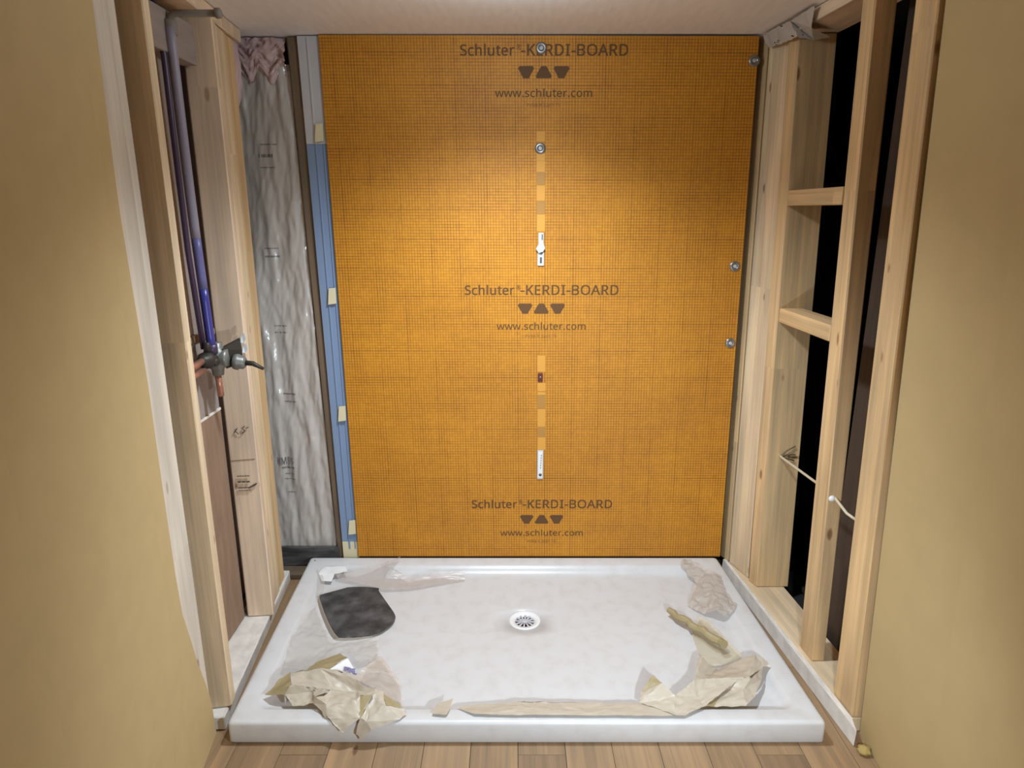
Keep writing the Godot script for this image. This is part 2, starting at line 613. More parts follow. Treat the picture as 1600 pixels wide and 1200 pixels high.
func left_side() -> void:
	stud("corner_board", "pale whitewashed knotty board at the cut end of the left tan wall", "board", [V2(-0.805, 0.985), V2(-0.8235, 0.846), V2(-0.86, 0.85), V2(-0.842, 0.99)], [V2(-0.803, 0.985), V2(-0.824, 0.846), V2(-0.86, 0.85), V2(-0.842, 0.99)], 0.002, 1.956, "white_wood")
	stud("wall_stud", "nearest bare stud of the left wall, beside the tan drywall, with a bright narrow edge", "stud", [V2(-0.791, 0.795), V2(-0.797, 0.757), V2(-0.885, 0.772), V2(-0.879, 0.81)], [V2(-0.792, 0.795), V2(-0.797, 0.757), V2(-0.885, 0.772), V2(-0.88, 0.81)], 0.046, 1.917, "pale_wood")
	# the lettered stud
	var o := stud("wall_stud", "wide pinkish stud with pencilled letters and a smudged stamp, behind the shower valve", "stud", [V2(-0.826, 0.36), V2(-0.842, 0.30), V2(-0.926, 0.318), V2(-0.912, 0.368)], [V2(-0.826, 0.36), V2(-0.842, 0.30), V2(-0.926, 0.318), V2(-0.912, 0.368)], 0.046, 1.917, "pink_wood")
	var st := mb()
	for s in [[-0.888, 0.714, -0.876, 0.730], [-0.876, 0.730, -0.884, 0.722], [-0.884, 0.722, -0.874, 0.710], [-0.868, 0.711, -0.866, 0.709], [-0.853, 0.736, -0.862, 0.729], [-0.862, 0.729, -0.853, 0.722], [-0.853, 0.722, -0.862, 0.712], [-0.850, 0.728, -0.842, 0.733]]:
		tube(st, [Vector3(s[0], s[1], 0.3655 + 0.093 * -(s[0] + 0.84)), Vector3(s[2], s[3], 0.3655 + 0.093 * -(s[2] + 0.84))], 0.0013, 6)
	obj("pencil_letters", st, M("marker"), o, "dark hand-written letters").set_meta("kind", "stuff")
	st = mb()
	tube(st, [Vector3(-0.910, 0.619, 0.3685), Vector3(-0.834, 0.623, 0.3615)], 0.0011, 6)
	obj("pencil_line", st, M("pencil"), o)
	st = mb()
	for row in [[0.566, 5, 0.0016], [0.546, 3, 0.0026], [0.525, 6, 0.0016], [0.516, 5, 0.0009]]:
		for k in row[1]:
			var x: float = -0.894 + 0.040 * (k + 0.1) / row[1]
			tube(st, [Vector3(x, row[0], 0.3655 + 0.093 * -(x + 0.84)), Vector3(x + 0.030 / row[1], row[0] + 0.001, 0.3655 + 0.093 * -(x + 0.84))], row[2], 6)
	for k in 5:
		var x: float = -0.862 + 0.005 * k
		tube(st, [Vector3(x, 0.524 + 0.002 * k, 0.367), Vector3(x + 0.008, 0.528 + 0.003 * k, 0.366)], 0.0022, 6)
	obj("stamp", st, M("marker"), o, "smudged grade stamp").set_meta("kind", "stuff")
	stud("wall_stud", "narrow yellowish stud directly behind the lettered stud of the left wall", "stud", [V2(-0.848, 0.288), V2(-0.857, 0.205), V2(-0.937, 0.205), V2(-0.928, 0.288)], [V2(-0.846, 0.288), V2(-0.857, 0.205), V2(-0.937, 0.205), V2(-0.926, 0.288)], 0.046, 1.917, "pale_wood")
	stud("wall_stud", "farthest golden stud of the left wall, against the grey plastic in the corner", "stud", [V2(-0.862, 0.195), V2(-0.869, 0.115), V2(-0.949, 0.115), V2(-0.942, 0.195)], [V2(-0.860, 0.195), V2(-0.868, 0.115), V2(-0.948, 0.115), V2(-0.940, 0.195)], 0.046, 1.917, "gold_wood")
	# plates
	org = Vector3(-0.87, 0.0, 0.45)
	st = mb()
	hexa(st, upright([V2(-0.797, 0.835), V2(-0.868, 0.06), V2(-0.96, 0.06), V2(-0.92, 0.835)], [V2(-0.797, 0.835), V2(-0.868, 0.06), V2(-0.96, 0.06), V2(-0.92, 0.835)], 0.001, 0.044), 0.003, 0, Vector2.ZERO, Vector2(2, 2))
	tag(obj("sole_plate", st, M("plaster")), "whitened bottom plate on the floor under the left studs", "plate")
	org = Vector3(-0.88, 1.919, 0.45)
	st = mb()
	hexa(st, upright([V2(-0.80, 0.84), V2(-0.862, 0.06), V2(-0.96, 0.06), V2(-0.92, 0.84)], [V2(-0.80, 0.84), V2(-0.862, 0.06), V2(-0.96, 0.06), V2(-0.92, 0.84)], 1.919, 1.957), 0.003, 0, Vector2.ZERO, Vector2(0.5, 3.3))
	tag(obj("top_plate", st, M("pink_wood")), "top plate over the left studs under the ceiling", "plate")
	flatbox("wall_block", "grey wood block between two left studs above the blue water pipe", "block", Vector3(-0.917, 1.79, 0.375), Vector3(-0.873, 1.893, 0.752), "kraft_pale", 2)
	# back of the neighbouring wall seen through the studs
	var pn := thing("cavity_lining", "brown paper-faced panels at the back of the left stud cavity", "panel", Vector3(-0.925, 0.05, 0.57))
	st = mb(); box(st, Vector3(-0.932, 0.05, 0.375), Vector3(-0.919, 0.794, 0.90), 0.001); obj("panel", st, M("kraft"), pn)
	st = mb(); box(st, Vector3(-0.932, 0.803, 0.492), Vector3(-0.919, 1.91, 0.90), 0.001); obj("panel", st, M("kraft_pale"), pn)
	st = mb(); box(st, Vector3(-0.934, 0.803, 0.375), Vector3(-0.922, 1.91, 0.488), 0.001); obj("panel", st, M("kraft_pale"), pn)
	st = mb(); box(st, Vector3(-0.930, 0.7945, 0.375), Vector3(-0.9175, 0.8025, 0.90), 0.001); obj("joint_strip", st, M("plaster"), pn, "pale joint between the panels")
	flatbox("ledge_batten", "thin brown batten across the left cavity behind the shower valve", "batten", Vector3(-0.9185, 1.035, 0.375), Vector3(-0.908, 1.055, 0.60), "kraft", 2)
	plumbing()

func plumbing() -> void:
	var o := thing("water_pipe", "blue plastic water pipe, whitened above, running down to the shower valve", "pipe", Vector3(-0.866, 1.005, 0.503))
	var path := []
	for k in 25:
		var t := k / 24.0
		path.append(Vector3(-0.866 - 0.003 * sin(t * 3.0), 1.015 + 0.835 * t, 0.503 + 0.012 * minf(1.0, t * 2.5) + 0.02 * maxf(0.0, t - 0.4)))
	var st := mb(true)
	tube(st, path.slice(0, 6), 0.0125, 16)
	obj("pipe_run", st, M("blue_pipe"), o)
	st = mb(true)
	tube(st, path.slice(5, 10), 0.0126, 16)
	obj("dusted_run", st, M("dusted_pipe"), o, "length where the blue fades under dust")
	st = mb(true)
	tube(st, path.slice(9), 0.0128, 16)
	obj("sprayed_run", st, M("sprayed_pipe"), o, "upper length dusted pale lavender")
	st = mb(true)
	tube(st, [path[0] + Vector3(0, -0.012, 0), path[0] + Vector3(0, 0.014, 0)], 0.0165, 16)
	obj("crimp_ring", st, M("purple_pipe"), o)
	org = Vector3(-0.880, 1.02, 0.523)
	st = mb(true)
	tube(st, [Vector3(-0.880, 1.02, 0.523), Vector3(-0.884, 1.3, 0.537), Vector3(-0.882, 1.6, 0.543), Vector3(-0.880, 1.78, 0.546), Vector3(-0.885, 1.84, 0.548), Vector3(-0.89, 1.905, 0.55)], 0.0075, 12)
	tag(obj("water_tube", st, M("purple_pipe")), "thin dark purple tube close behind the blue pipe", "pipe")
	# shower arm
	o = thing("shower_pipe", "dull grey shower arm stub reaching out under the ceiling from the left studs", "pipe", Vector3(-0.866, 1.87, 0.52))
	st = mb(true)
	tube(st, [Vector3(-0.868, 1.838, 0.52), Vector3(-0.868, 1.866, 0.52), Vector3(-0.864, 1.878, 0.52), Vector3(-0.852, 1.884, 0.52), Vector3(-0.738, 1.884, 0.52)], 0.0085, 14)
	obj("arm", st, M("dull_metal"), o)
	st = mb(true)
	lathe(st, Vector3(-0.868, 1.852, 0.52), Vector3.UP, [V2(0, -0.018), V2(0.016, -0.018), V2(0.018, -0.012), V2(0.018, 0.012), V2(0.014, 0.018), V2(0, 0.018)])
	obj("elbow", st, M("dull_metal"), o)
	st = mb(true)
	lathe(st, Vector3(-0.744, 1.884, 0.52), Vector3.RIGHT, [V2(0, -0.006), V2(0.011, -0.006), V2(0.0125, -0.002), V2(0.0125, 0.006), V2(0.009, 0.009), V2(0, 0.009)])
	obj("end_cap", st, M("dull_metal"), o)
	# valve
	o = thing("shower_valve", "dark metal shower mixing valve with copper stubs between the left studs", "valve", Vector3(-0.862, 0.93, 0.475))
	st = mb(true)
	lathe(st, Vector3(-0.866, 0.985, 0.478), Vector3.UP, [V2(0, -0.052), V2(0.016, -0.052), V2(0.018, -0.034), V2(0.027, -0.026), V2(0.030, 0.0), V2(0.027, 0.024), V2(0.019, 0.032), V2(0.019, 0.044), V2(0, 0.044)])
	lathe(st, Vector3(-0.866, 0.985, 0.478), Vector3.RIGHT, [V2(0, -0.03), V2(0.022, -0.03), V2(0.026, 0.0), V2(0.026, 0.028), V2(0.024, 0.034), V2(0, 0.034)])
	obj("body", st, M("valve_metal"), o)
	st = mb(true)
	lathe(st, Vector3(-0.868, 0.987, 0.52), Vector3(0, 0.15, 1), [V2(0, -0.03), V2(0.020, -0.03), V2(0.020, 0.004), V2(0.024, 0.008), V2(0.024, 0.026), V2(0.017, 0.032), V2(0.014, 0.048), V2(0, 0.048)])
	lathe(st, Vector3(-0.856, 0.982, 0.524), Vector3(1, 0, 0.25), [V2(0, 0), V2(0.012, 0), V2(0.012, 0.012), V2(0.009, 0.015), V2(0, 0.015)])
	lathe(st, Vector3(-0.866, 1.012, 0.535), Vector3(0.2, 1, 0.1), [V2(0, 0), V2(0.009, 0), V2(0.009, 0.024), V2(0.005, 0.03), V2(0, 0.03)])
	obj("inlet", st, M("valve_dark"), o)
	st = mb()
	plate(st, [Vector3(-0.842, 0.950, 0.470), Vector3(-0.842, 1.012, 0.492), Vector3(-0.838, 1.020, 0.452), Vector3(-0.812, 1.030, 0.428), Vector3(-0.808, 0.998, 0.432), Vector3(-0.812, 0.957, 0.430)], Vector3(-0.004, -0.001, -0.003), Vector3(1, 0.2, 0.6))
	plate(st, [Vector3(-0.842, 1.006, 0.490), Vector3(-0.812, 1.032, 0.430), Vector3(-0.816, 1.012, 0.418), Vector3(-0.850, 1.012, 0.460)], Vector3(0, 0.004, 0), Vector3.DOWN)
	obj("mounting_bracket", st, M("valve_dark"), o)
	st = mb()
	for p in [Vector3(-0.812, 1.034, 0.426), Vector3(-0.808, 1.004, 0.430)]:
		plate(st, [p + Vector3(0, -0.014, 0.004), p + Vector3(0.004, 0.006, 0), p + Vector3(0.012, 0.014, -0.002), p + Vector3(0.014, -0.004, -0.002), p + Vector3(0.008, -0.016, 0)], Vector3(0, 0.001, -0.004), Vector3(0.3, 0, 1))
	obj("plaster_guard", st, M("zinc"), o, "bright chipped lugs")
	st = mb(true)
	lathe(st, Vector3(-0.826, 0.968, 0.456), Vector3(1, -0.12, -0.05), [V2(0, 0), V2(0.022, 0), V2(0.024, 0.006), V2(0.024, 0.014), V2(0.020, 0.018), V2(0.020, 0.028), V2(0.014, 0.034), V2(0, 0.034)])
	obj("bonnet", st, M("valve_metal"), o)
	st = mb(true)
	tube(st, [Vector3(-0.795, 0.964, 0.455), Vector3(-0.772, 0.961, 0.452), Vector3(-0.742, 0.944, 0.450)], [0.008, 0.0075, 0.0045], 10)
	obj("stem", st, M("valve_dark"), o)
	st = mb(true)
	tube(st, [Vector3(-0.868, 0.94, 0.478), Vector3(-0.866, 0.868, 0.478)], 0.0095, 14)
	obj("copper_stub", st, M("copper"), o)
	st = mb(true)
	tube(st, [Vector3(-0.868, 0.994, 0.556), Vector3(-0.87, 0.985, 0.66)], 0.0095, 14)
	tube(st, [Vector3(-0.872, 0.966, 0.556), Vector3(-0.874, 0.958, 0.66)], 0.0095, 14)
	obj("copper_stub", st, M("copper"), o)

func vapour_z(x: float, y: float) -> float:
	fn.frequency = 7.0
	var z := fn.get_noise_2d(x * 2.0, y * 0.35) * 0.014
	fn.frequency = 16.0
	z += (0.5 - absf(fn.get_noise_2d(x * 2.0 + y * 0.25, y * 0.35 - x * 0.5))) * 0.006
	fn.frequency = 40.0
	z += (0.5 - absf(fn.get_noise_2d(x * 1.2 + y * 0.5 + 7.0, y * 0.5 - x * 0.8))) * 0.0016
	return -0.038 + z

func back_wall() -> void:
	# vapour sheet over insulation, in the corner
	var o := thing("vapour_barrier", "wrinkled grey plastic sheet over the insulation in the back left corner", "plastic sheet", Vector3(-0.82, 0.05, -0.03))
	fn.seed = 51
	var st := mb(true)
	var nx := 46
	var ny := 190
	var at := func(i: int, j: int) -> Vector3:
		var y := 0.03 + 1.845 * j / ny
		var x := lerpf(-1.0, lerpf(-0.702, -0.749, y / 1.957), float(i) / nx)
		return Vector3(x, y, vapour_z(x, y))
	for i in nx:
		for j in ny:
			var a: Vector3 = at.call(i, j)
			var c: Vector3 = at.call(i + 1, j + 1)
			quad(st, a, at.call(i + 1, j), c, at.call(i, j + 1), Vector3(0, 0, 1))
	obj("sheet", st, M("vapour_sheet"), o)
	text(o, "printed_letters", "NMBS", 0.001, Vector3(-0.880, 0.462, 0.0), 0.062, 0.028, M("grey_print"), 0.0008, true)
	st = mb()
	for m in [[-0.895, 0.430, 0.05, 0.007], [-0.885, 0.405, 0.036, 0.004], [-0.890, 0.385, 0.046, 0.003], [-0.878, 0.33, 0.03, 0.004], [-0.877, 0.965, 0.05, 0.004], [-0.874, 0.99, 0.045, 0.003], [-0.862, 0.70, 0.045, 0.004], [-0.866, 0.73, 0.05, 0.005], [-0.875, 1.58, 0.05, 0.010], [-0.868, 1.62, 0.06, 0.004], [-0.872, 1.545, 0.055, 0.003], [-0.885, 1.27, 0.05, 0.003], [-0.884, 1.24, 0.05, 0.006]]:
		for k in 12:
			var x0: float = m[0] + m[2] * k / 12.0
			var x1: float = m[0] + m[2] * (k + 0.9) / 12.0
			var y1: float = m[1] + m[3]
			quad(st, Vector3(x0, m[1], vapour_z(x0, m[1]) + 0.0008), Vector3(x1, m[1], vapour_z(x1, m[1]) + 0.0008), Vector3(x1, y1, vapour_z(x1, y1) + 0.0008), Vector3(x0, y1, vapour_z(x0, y1) + 0.0008), Vector3(0, 0, 1))
	obj("printed_marks", st, M("grey_print"), o).set_meta("kind", "stuff")
	# insulation
	org = Vector3(-0.83, 1.86, -0.03)
	fn.seed = 61
	st = mb(true)
	var bulge := func(i: int, j: int) -> Vector3:
		var x := -1.0 + 0.246 * i / 40.0
		var y := 1.845 + 0.111 * j / 22.0
		fn.frequency = 11.0
		var r := 0.5 - absf(fn.get_noise_2d(x * 1.2 + y * 0.5, y * 1.6))
		fn.frequency = 30.0
		r += 0.3 * (0.5 - absf(fn.get_noise_2d(x + 3.0, y * 1.3)))
		var sag := 0.020 * sin(i * 0.55) * (1.0 - j / 22.0) - 0.012 * (1.0 - j / 22.0)
		return Vector3(x, y + sag, -0.055 + 0.05 * r + 0.016 * sin(PI * j / 22.0))
	for i in 40:
		for j in 22:
			quad(st, bulge.call(i, j), bulge.call(i + 1, j), bulge.call(i + 1, j + 1), bulge.call(i, j + 1), Vector3(0, 0, 1))
	tag(obj("insulation_batt", st, M("pink_wool")), "crumpled pink insulation showing above the grey plastic sheet", "insulation")
	org = Vector3(-0.89, 1.74, 0.09)
	st = mb(true)
	var tuft := func(i: int, j: int) -> Vector3:
		var a := TAU * i / 24.0
		var b := PI * j / 12.0
		var d := Vector3(cos(a) * sin(b), cos(b), sin(a) * sin(b))
		fn.frequency = 2.6
		var r := 1.0 + 0.9 * (0.4 - absf(fn.get_noise_3d(d.x * 1.5, d.y * 2.0, d.z * 1.5)))
		return Vector3(-0.888, 1.83, 0.085) + d * Vector3(0.020, 0.085, 0.022) * r
	for i in 24:
		for j in 12:
			var a: Vector3 = tuft.call(i, j)
			var c: Vector3 = tuft.call((i + 1) % 24, j + 1)
			quad(st, a, tuft.call((i + 1) % 24, j), c, tuft.call(i, j + 1), (a + c) / 2 - Vector3(-0.888, 1.83, 0.085))
	tag(obj("insulation_tuft", st, M("pink_wool")), "tuft of pink insulation bulging out beside the farthest left stud", "insulation")
	stud("back_stud", "stud edge with its shade painted in dark between the grey plastic and the blue strip", "stud", [V2(-0.698, -0.022), V2(-0.668, -0.022), V2(-0.668, -0.10), V2(-0.698, -0.10)], [V2(-0.744, -0.022), V2(-0.703, -0.022), V2(-0.703, -0.10), V2(-0.744, -0.10)], 0.02, 1.957, "dark_wood")  # shade of the recess is put into the dark wood colour
	flatbox("rubber_flap", "black rubber flap at the foot of the grey plastic sheet", "membrane", Vector3(-0.93, 0.024, -0.018), Vector3(-0.690, 0.106, -0.008), "rubber_sheet", 0)
	flatbox("back_plate", "dusty wood bottom plate in the back left corner under the rubber flap", "plate", Vector3(-1.0, 0.001, -0.14), Vector3(-0.69, 0.022, 0.055), "dark_wood", 0)
	# blue strip beside the board
	o = thing("edge_strip", "tall blue-grey ridged strip along the left edge of the orange board", "strip", Vector3(-0.65, 0.03, -0.012))
	var lx := func(y: float) -> float: return lerpf(-0.673, -0.706, y / 1.957)
	var rx := func(y: float) -> float: return lerpf(-0.612, -0.6335, y / 1.957)
	var seg := func(called: String, y0: float, y1: float, a: float, b: float, zz: float, mat: String, lab: String) -> void:
		var s := mb()
		var p := []
		for k in 8:
			var y: float = y1 if k & 2 else y0
			p.append(Vector3(lerpf(lx.call(y), rx.call(y), b if k & 1 else a), y, zz if k & 4 else zz - 0.008))
		hexa(s, p, 0.0012)
		obj(called, s, M(mat), o, lab)
	seg.call("strip_body", 0.13, 1.62, 0.0, 1.0, -0.010, "blue_strip", "")
	seg.call("strip_head", 1.6205, 1.956, 0.0, 1.0, -0.010, "grey_strip", "pale grey uncovered top length")
	seg.call("strip_foot", 0.03, 0.1295, 0.0, 1.0, -0.010, "cream", "cream stained foot")
	seg.call("ridge", 0.10, 1.62, 0.42, 0.52, -0.0065, "blue_strip", "")
	seg.call("ridge", 1.6205, 1.95, 0.42, 0.52, -0.0065, "grey_strip", "")
	seg.call("ridge", 0.10, 1.62, 0.80, 0.86, -0.0065, "blue_strip", "")
	var sh := [["topmost cream shim beside the orange board, just under the ceiling end of the blue strip", 1.656, -0.652], ["second cream shim from the top, beside the middle print of the orange board", 1.105, -0.646], ["third cream shim from the top along the blue strip", 0.664, -0.639], ["lowest cream shim on the blue strip, just above the shower pan", 0.196, -0.630]]
	for s in sh:
		org = Vector3(s[2], s[1] - 0.028, 0.0)
		st = mb()
		plate(st, [Vector3(s[2] - 0.015, s[1] - 0.030, 0.002), Vector3(s[2] + 0.014, s[1] - 0.026, 0.002), Vector3(s[2] + 0.015, s[1] + 0.030, 0.002), Vector3(s[2] - 0.009, s[1] + 0.028, 0.002)], Vector3(0, 0, -0.0075), Vector3(0, 0, 1))
		tag(obj("shim", st, M("cream")), s[0], "shim", "cream shims along the blue strip")
	orange_board()

func orange_board() -> void:
	var o := thing("backer_board", "large orange waterproof backer board with brown print on the back wall", "board", Vector3(0.1, 0.074, 0.0))
	var bl := Vector3(-0.611, 0.0705, 0)
	var br := Vector3(0.828, 0.0705, 0)
	var tl := Vector3(-0.632, 1.957, 0)
	var tr := Vector3(0.807, 1.953, 0)
	var d := Vector3(0, 0, -0.0127)
	var st := mb()
	quad(st, bl, br, tr, tl, Vector3(0, 0, 1), [Vector2(0, 1), Vector2(1, 1), Vector2(1, 0), Vector2(0, 0)])
	obj("face", st, M("board_face"), o)
	st = mb()
	var e := Vector3(0, 0, -0.0003)
	for q in [[bl, br], [br, tr], [tr, tl], [tl, bl]]:
		quad(st, q[0] + e, q[1] + e, q[1] + d, q[0] + d, (q[0] + q[1]) / 2 - Vector3(0.1, 1.0, 0))
	quad(st, bl + d, br + d, tr + d, tl + d, Vector3(0, 0, -1))
	obj("core", st, M("foam_core"), o, "dark grey cut edge")
	var ink := M("print_ink")
	for t in [[1.911, 0.105, 0.550, 1.844, 1.781, 0.323, 1.743], [1.127, 0.1055, 0.549, 1.0605, 0.997, 0.322, 0.960], [0.296, 0.116, 0.546, 0.2315, 0.174, 0.325, 0.136]]:
		var y: float = t[0]
		var x: float = t[1]
		text(o, "lettering", "Schluter", 0.0010, Vector3(x - t[2] * 0.339, y, 0.0001), t[2] * 0.322, 0.0355, ink)
		text(o, "lettering", "®", 0.0, Vector3(x - t[2] * 0.150, y + 0.009, 0.0001), 0.017, 0.017, ink)
		text(o, "lettering", "-KERDI-BOARD", 0.0010, Vector3(x + t[2] * 0.181, y, 0.0001), t[2] * 0.637, 0.0345, ink)
		text(o, "lettering", "www.schluter.com", 0.0004, Vector3(x, t[4], 0.0001), t[5], 0.027, ink)
		text(o, "small_print", "PVRB K 2201 T5", 0.0002, Vector3(x, t[6], 0.0001), 0.112, 0.011, M("print_ink_pale"))
		for k in 3:
			var cx: float = x + (k - 1) * 0.0585
			var yb: float = t[3] - 0.0185
			var yt: float = t[3] + 0.0185
			var wide := 0.0265
			var slim := 0.0130
			var up := k == 1
			var b := slim if not up else wide
			var tt := wide if not up else slim
			var r := 0.007
			st = mb()
			plate(st, [Vector3(cx - b + r * 0.4, yb, 0.0007), Vector3(cx + b - r * 0.4, yb, 0.0007), Vector3(cx + b, yb + r, 0.0007), Vector3(cx + tt, yt - r, 0.0007), Vector3(cx + tt - r * 0.6, yt, 0.0007), Vector3(cx - tt + r * 0.6, yt, 0.0007), Vector3(cx - tt, yt - r, 0.0007), Vector3(cx - b, yb + r, 0.0007)], Vector3(0, 0, -0.0006), Vector3(0, 0, 1))
			obj("logo_shape", st, ink, o)
	# the pale centre tape, in pieces
	for s in [[1.661, 1.628, "tape_pale"], [1.590, 1.566, "tape_pale"], [1.5655, 1.530, "tape_pale"], [1.530, 1.487, "tape_mid"], [1.486, 1.435, "tape_pale"], [1.434, 1.390, "tape_mid"], [1.389, 1.332, "tape_pale"], [0.887, 0.826, "tape_pale"], [0.784, 0.752, "tape_pale"], [0.748, 0.738, "tape_pale"], [0.737, 0.684, "tape_mid"], [0.683, 0.613, "tape_pale"], [0.612, 0.572, "tape_mid"], [0.571, 0.521, "tape_pale"]]:
		var tx := lerpf(0.113, 0.097, clampf((s[0] - 0.5) / 1.16, 0, 1))
		st = mb()
		box(st, Vector3(tx - 0.0145, s[1], 0.0001), Vector3(tx + 0.0145, s[0], 0.0008), 0.0002)
		obj("tape_piece", st, M(s[2]), o)
	# washers
	var ws := [[0.096, 1.917, "round steel washer and screw over the top print of the orange board"], [0.096, 1.606, "round steel washer and screw at the top of the centre tape on the orange board"], [0.797, 1.879, "topmost steel washer on the right edge of the orange board"], [0.790, 1.211, "upper of the two close steel washers on the right edge of the orange board"], [0.797, 0.934, "lowest steel washer on the right edge of the orange board"]]
	for w in ws:
		var t := thing("washer", w[2], "washer", Vector3(w[0], w[1], 0.0), "steel washers on the orange board")
		st = mb(true)
		lathe(st, org, Vector3(0, 0, 1), [V2(0.0185, 0.0009), V2(0.0175, 0.0028), V2(0.0125, 0.0045), V2(0.0090, 0.0038), V2(0.0075, 0.0015), V2(0.0, 0.0015)])
		obj("disc", st, M("steel"), t)
		st = mb(true)
		lathe(st, org, Vector3(0, 0, 1), [V2(0.0062, 0.0016), V2(0.0055, 0.0040), V2(0.0022, 0.0046), V2(0.0018, 0.0028), V2(0.0, 0.0028)], 16)
		obj("screw_head", st, M("zinc"), t)
	# hardware on the centre tape
	var t := thing("bracket", "white metal clip with a small lever on the centre line of the orange board", "clip", Vector3(0.1015, 1.216, 0.0))
	st = mb()
	box(st, Vector3(0.090, 1.213, 0.0009), Vector3(0.113, 1.262, 0.005), 0.001)
	box(st, Vector3(0.0925, 1.262, 0.0009), Vector3(0.111, 1.327, 0.005), 0.001)
	obj("strap", st, M("zinc"), t)
	st = mb()
	plate(st, [Vector3(0.084, 1.272, 0.012), Vector3(0.094, 1.258, 0.012), Vector3(0.108, 1.262, 0.012), Vector3(0.116, 1.274, 0.012), Vector3(0.110, 1.292, 0.012), Vector3(0.095, 1.292, 0.012)], Vector3(0, 0, -0.0071), Vector3(0, 0, 1))
	obj("lever", st, M("zinc"), t)
	st = mb(true)
	lathe(st, Vector3(0.102, 1.262, 0.005), Vector3(0, 0, 1), [V2(0.007, 0), V2(0.006, 0.006), V2(0, 0.007)], 14)
	obj("screw_head", st, M("dark_steel"), t)
	for s in [[Vector3(0.0985, 1.222, 0.0045), Vector3(0.1055, 1.243, 0.0056)], [Vector3(0.104, 1.302, 0.0045), Vector3(0.1075, 1.322, 0.0056)]]:
		st = mb()
		box(st, s[0], s[1], 0.0003)
		obj("slot", st, M("dark_steel"), t)
	t = thing("fixing", "small dark red square fixing on the lower centre tape of the orange board", "clip", Vector3(0.104, 0.79, 0.0))
	st = mb()
	box(st, Vector3(0.0955, 0.7895, 0.0009), Vector3(0.1135, 0.8215, 0.004), 0.001)
	obj("plate", st, M("maroon"), t)
	st = mb(true)
	lathe(st, Vector3(0.105, 0.806, 0.004), Vector3(0, 0, 1), [V2(0.0045, 0), V2(0.004, 0.002), V2(0, 0.0024)], 12)
	obj("screw_head", st, M("steel"), t)
	t = thing("level_tag", "white slotted tag with a round dark dot below the lower centre tape", "clip", Vector3(0.109, 0.405, 0.0))
	st = mb()
	box(st, Vector3(0.0965, 0.402, 0.0004), Vector3(0.1195, 0.520, 0.0035), 0.0012)
	obj("plate", st, M("grey_strip"), t)
	st = mb()
	box(st, Vector3(0.0995, 0.408, 0.0034), Vector3(0.1165, 0.515, 0.0042), 0.0004)
	obj("face", st, M("white_plastic"), t)
	st = mb(true)
	lathe(st, Vector3(0.1085, 0.420, 0.0042), Vector3(0, 0, 1), [V2(0.006, 0), V2(0.0055, 0.001), V2(0, 0.0012)], 14)
	for k in 6:
		var yy := 0.446 + 0.010 * k
		box(st, Vector3(0.108 + 0.0006 * k, yy, 0.0041), Vector3(0.1105 + 0.0006 * k, yy + 0.006, 0.0047), 0.0002)
	obj("marks", st, M("dark_steel"), t).set_meta("kind", "stuff")

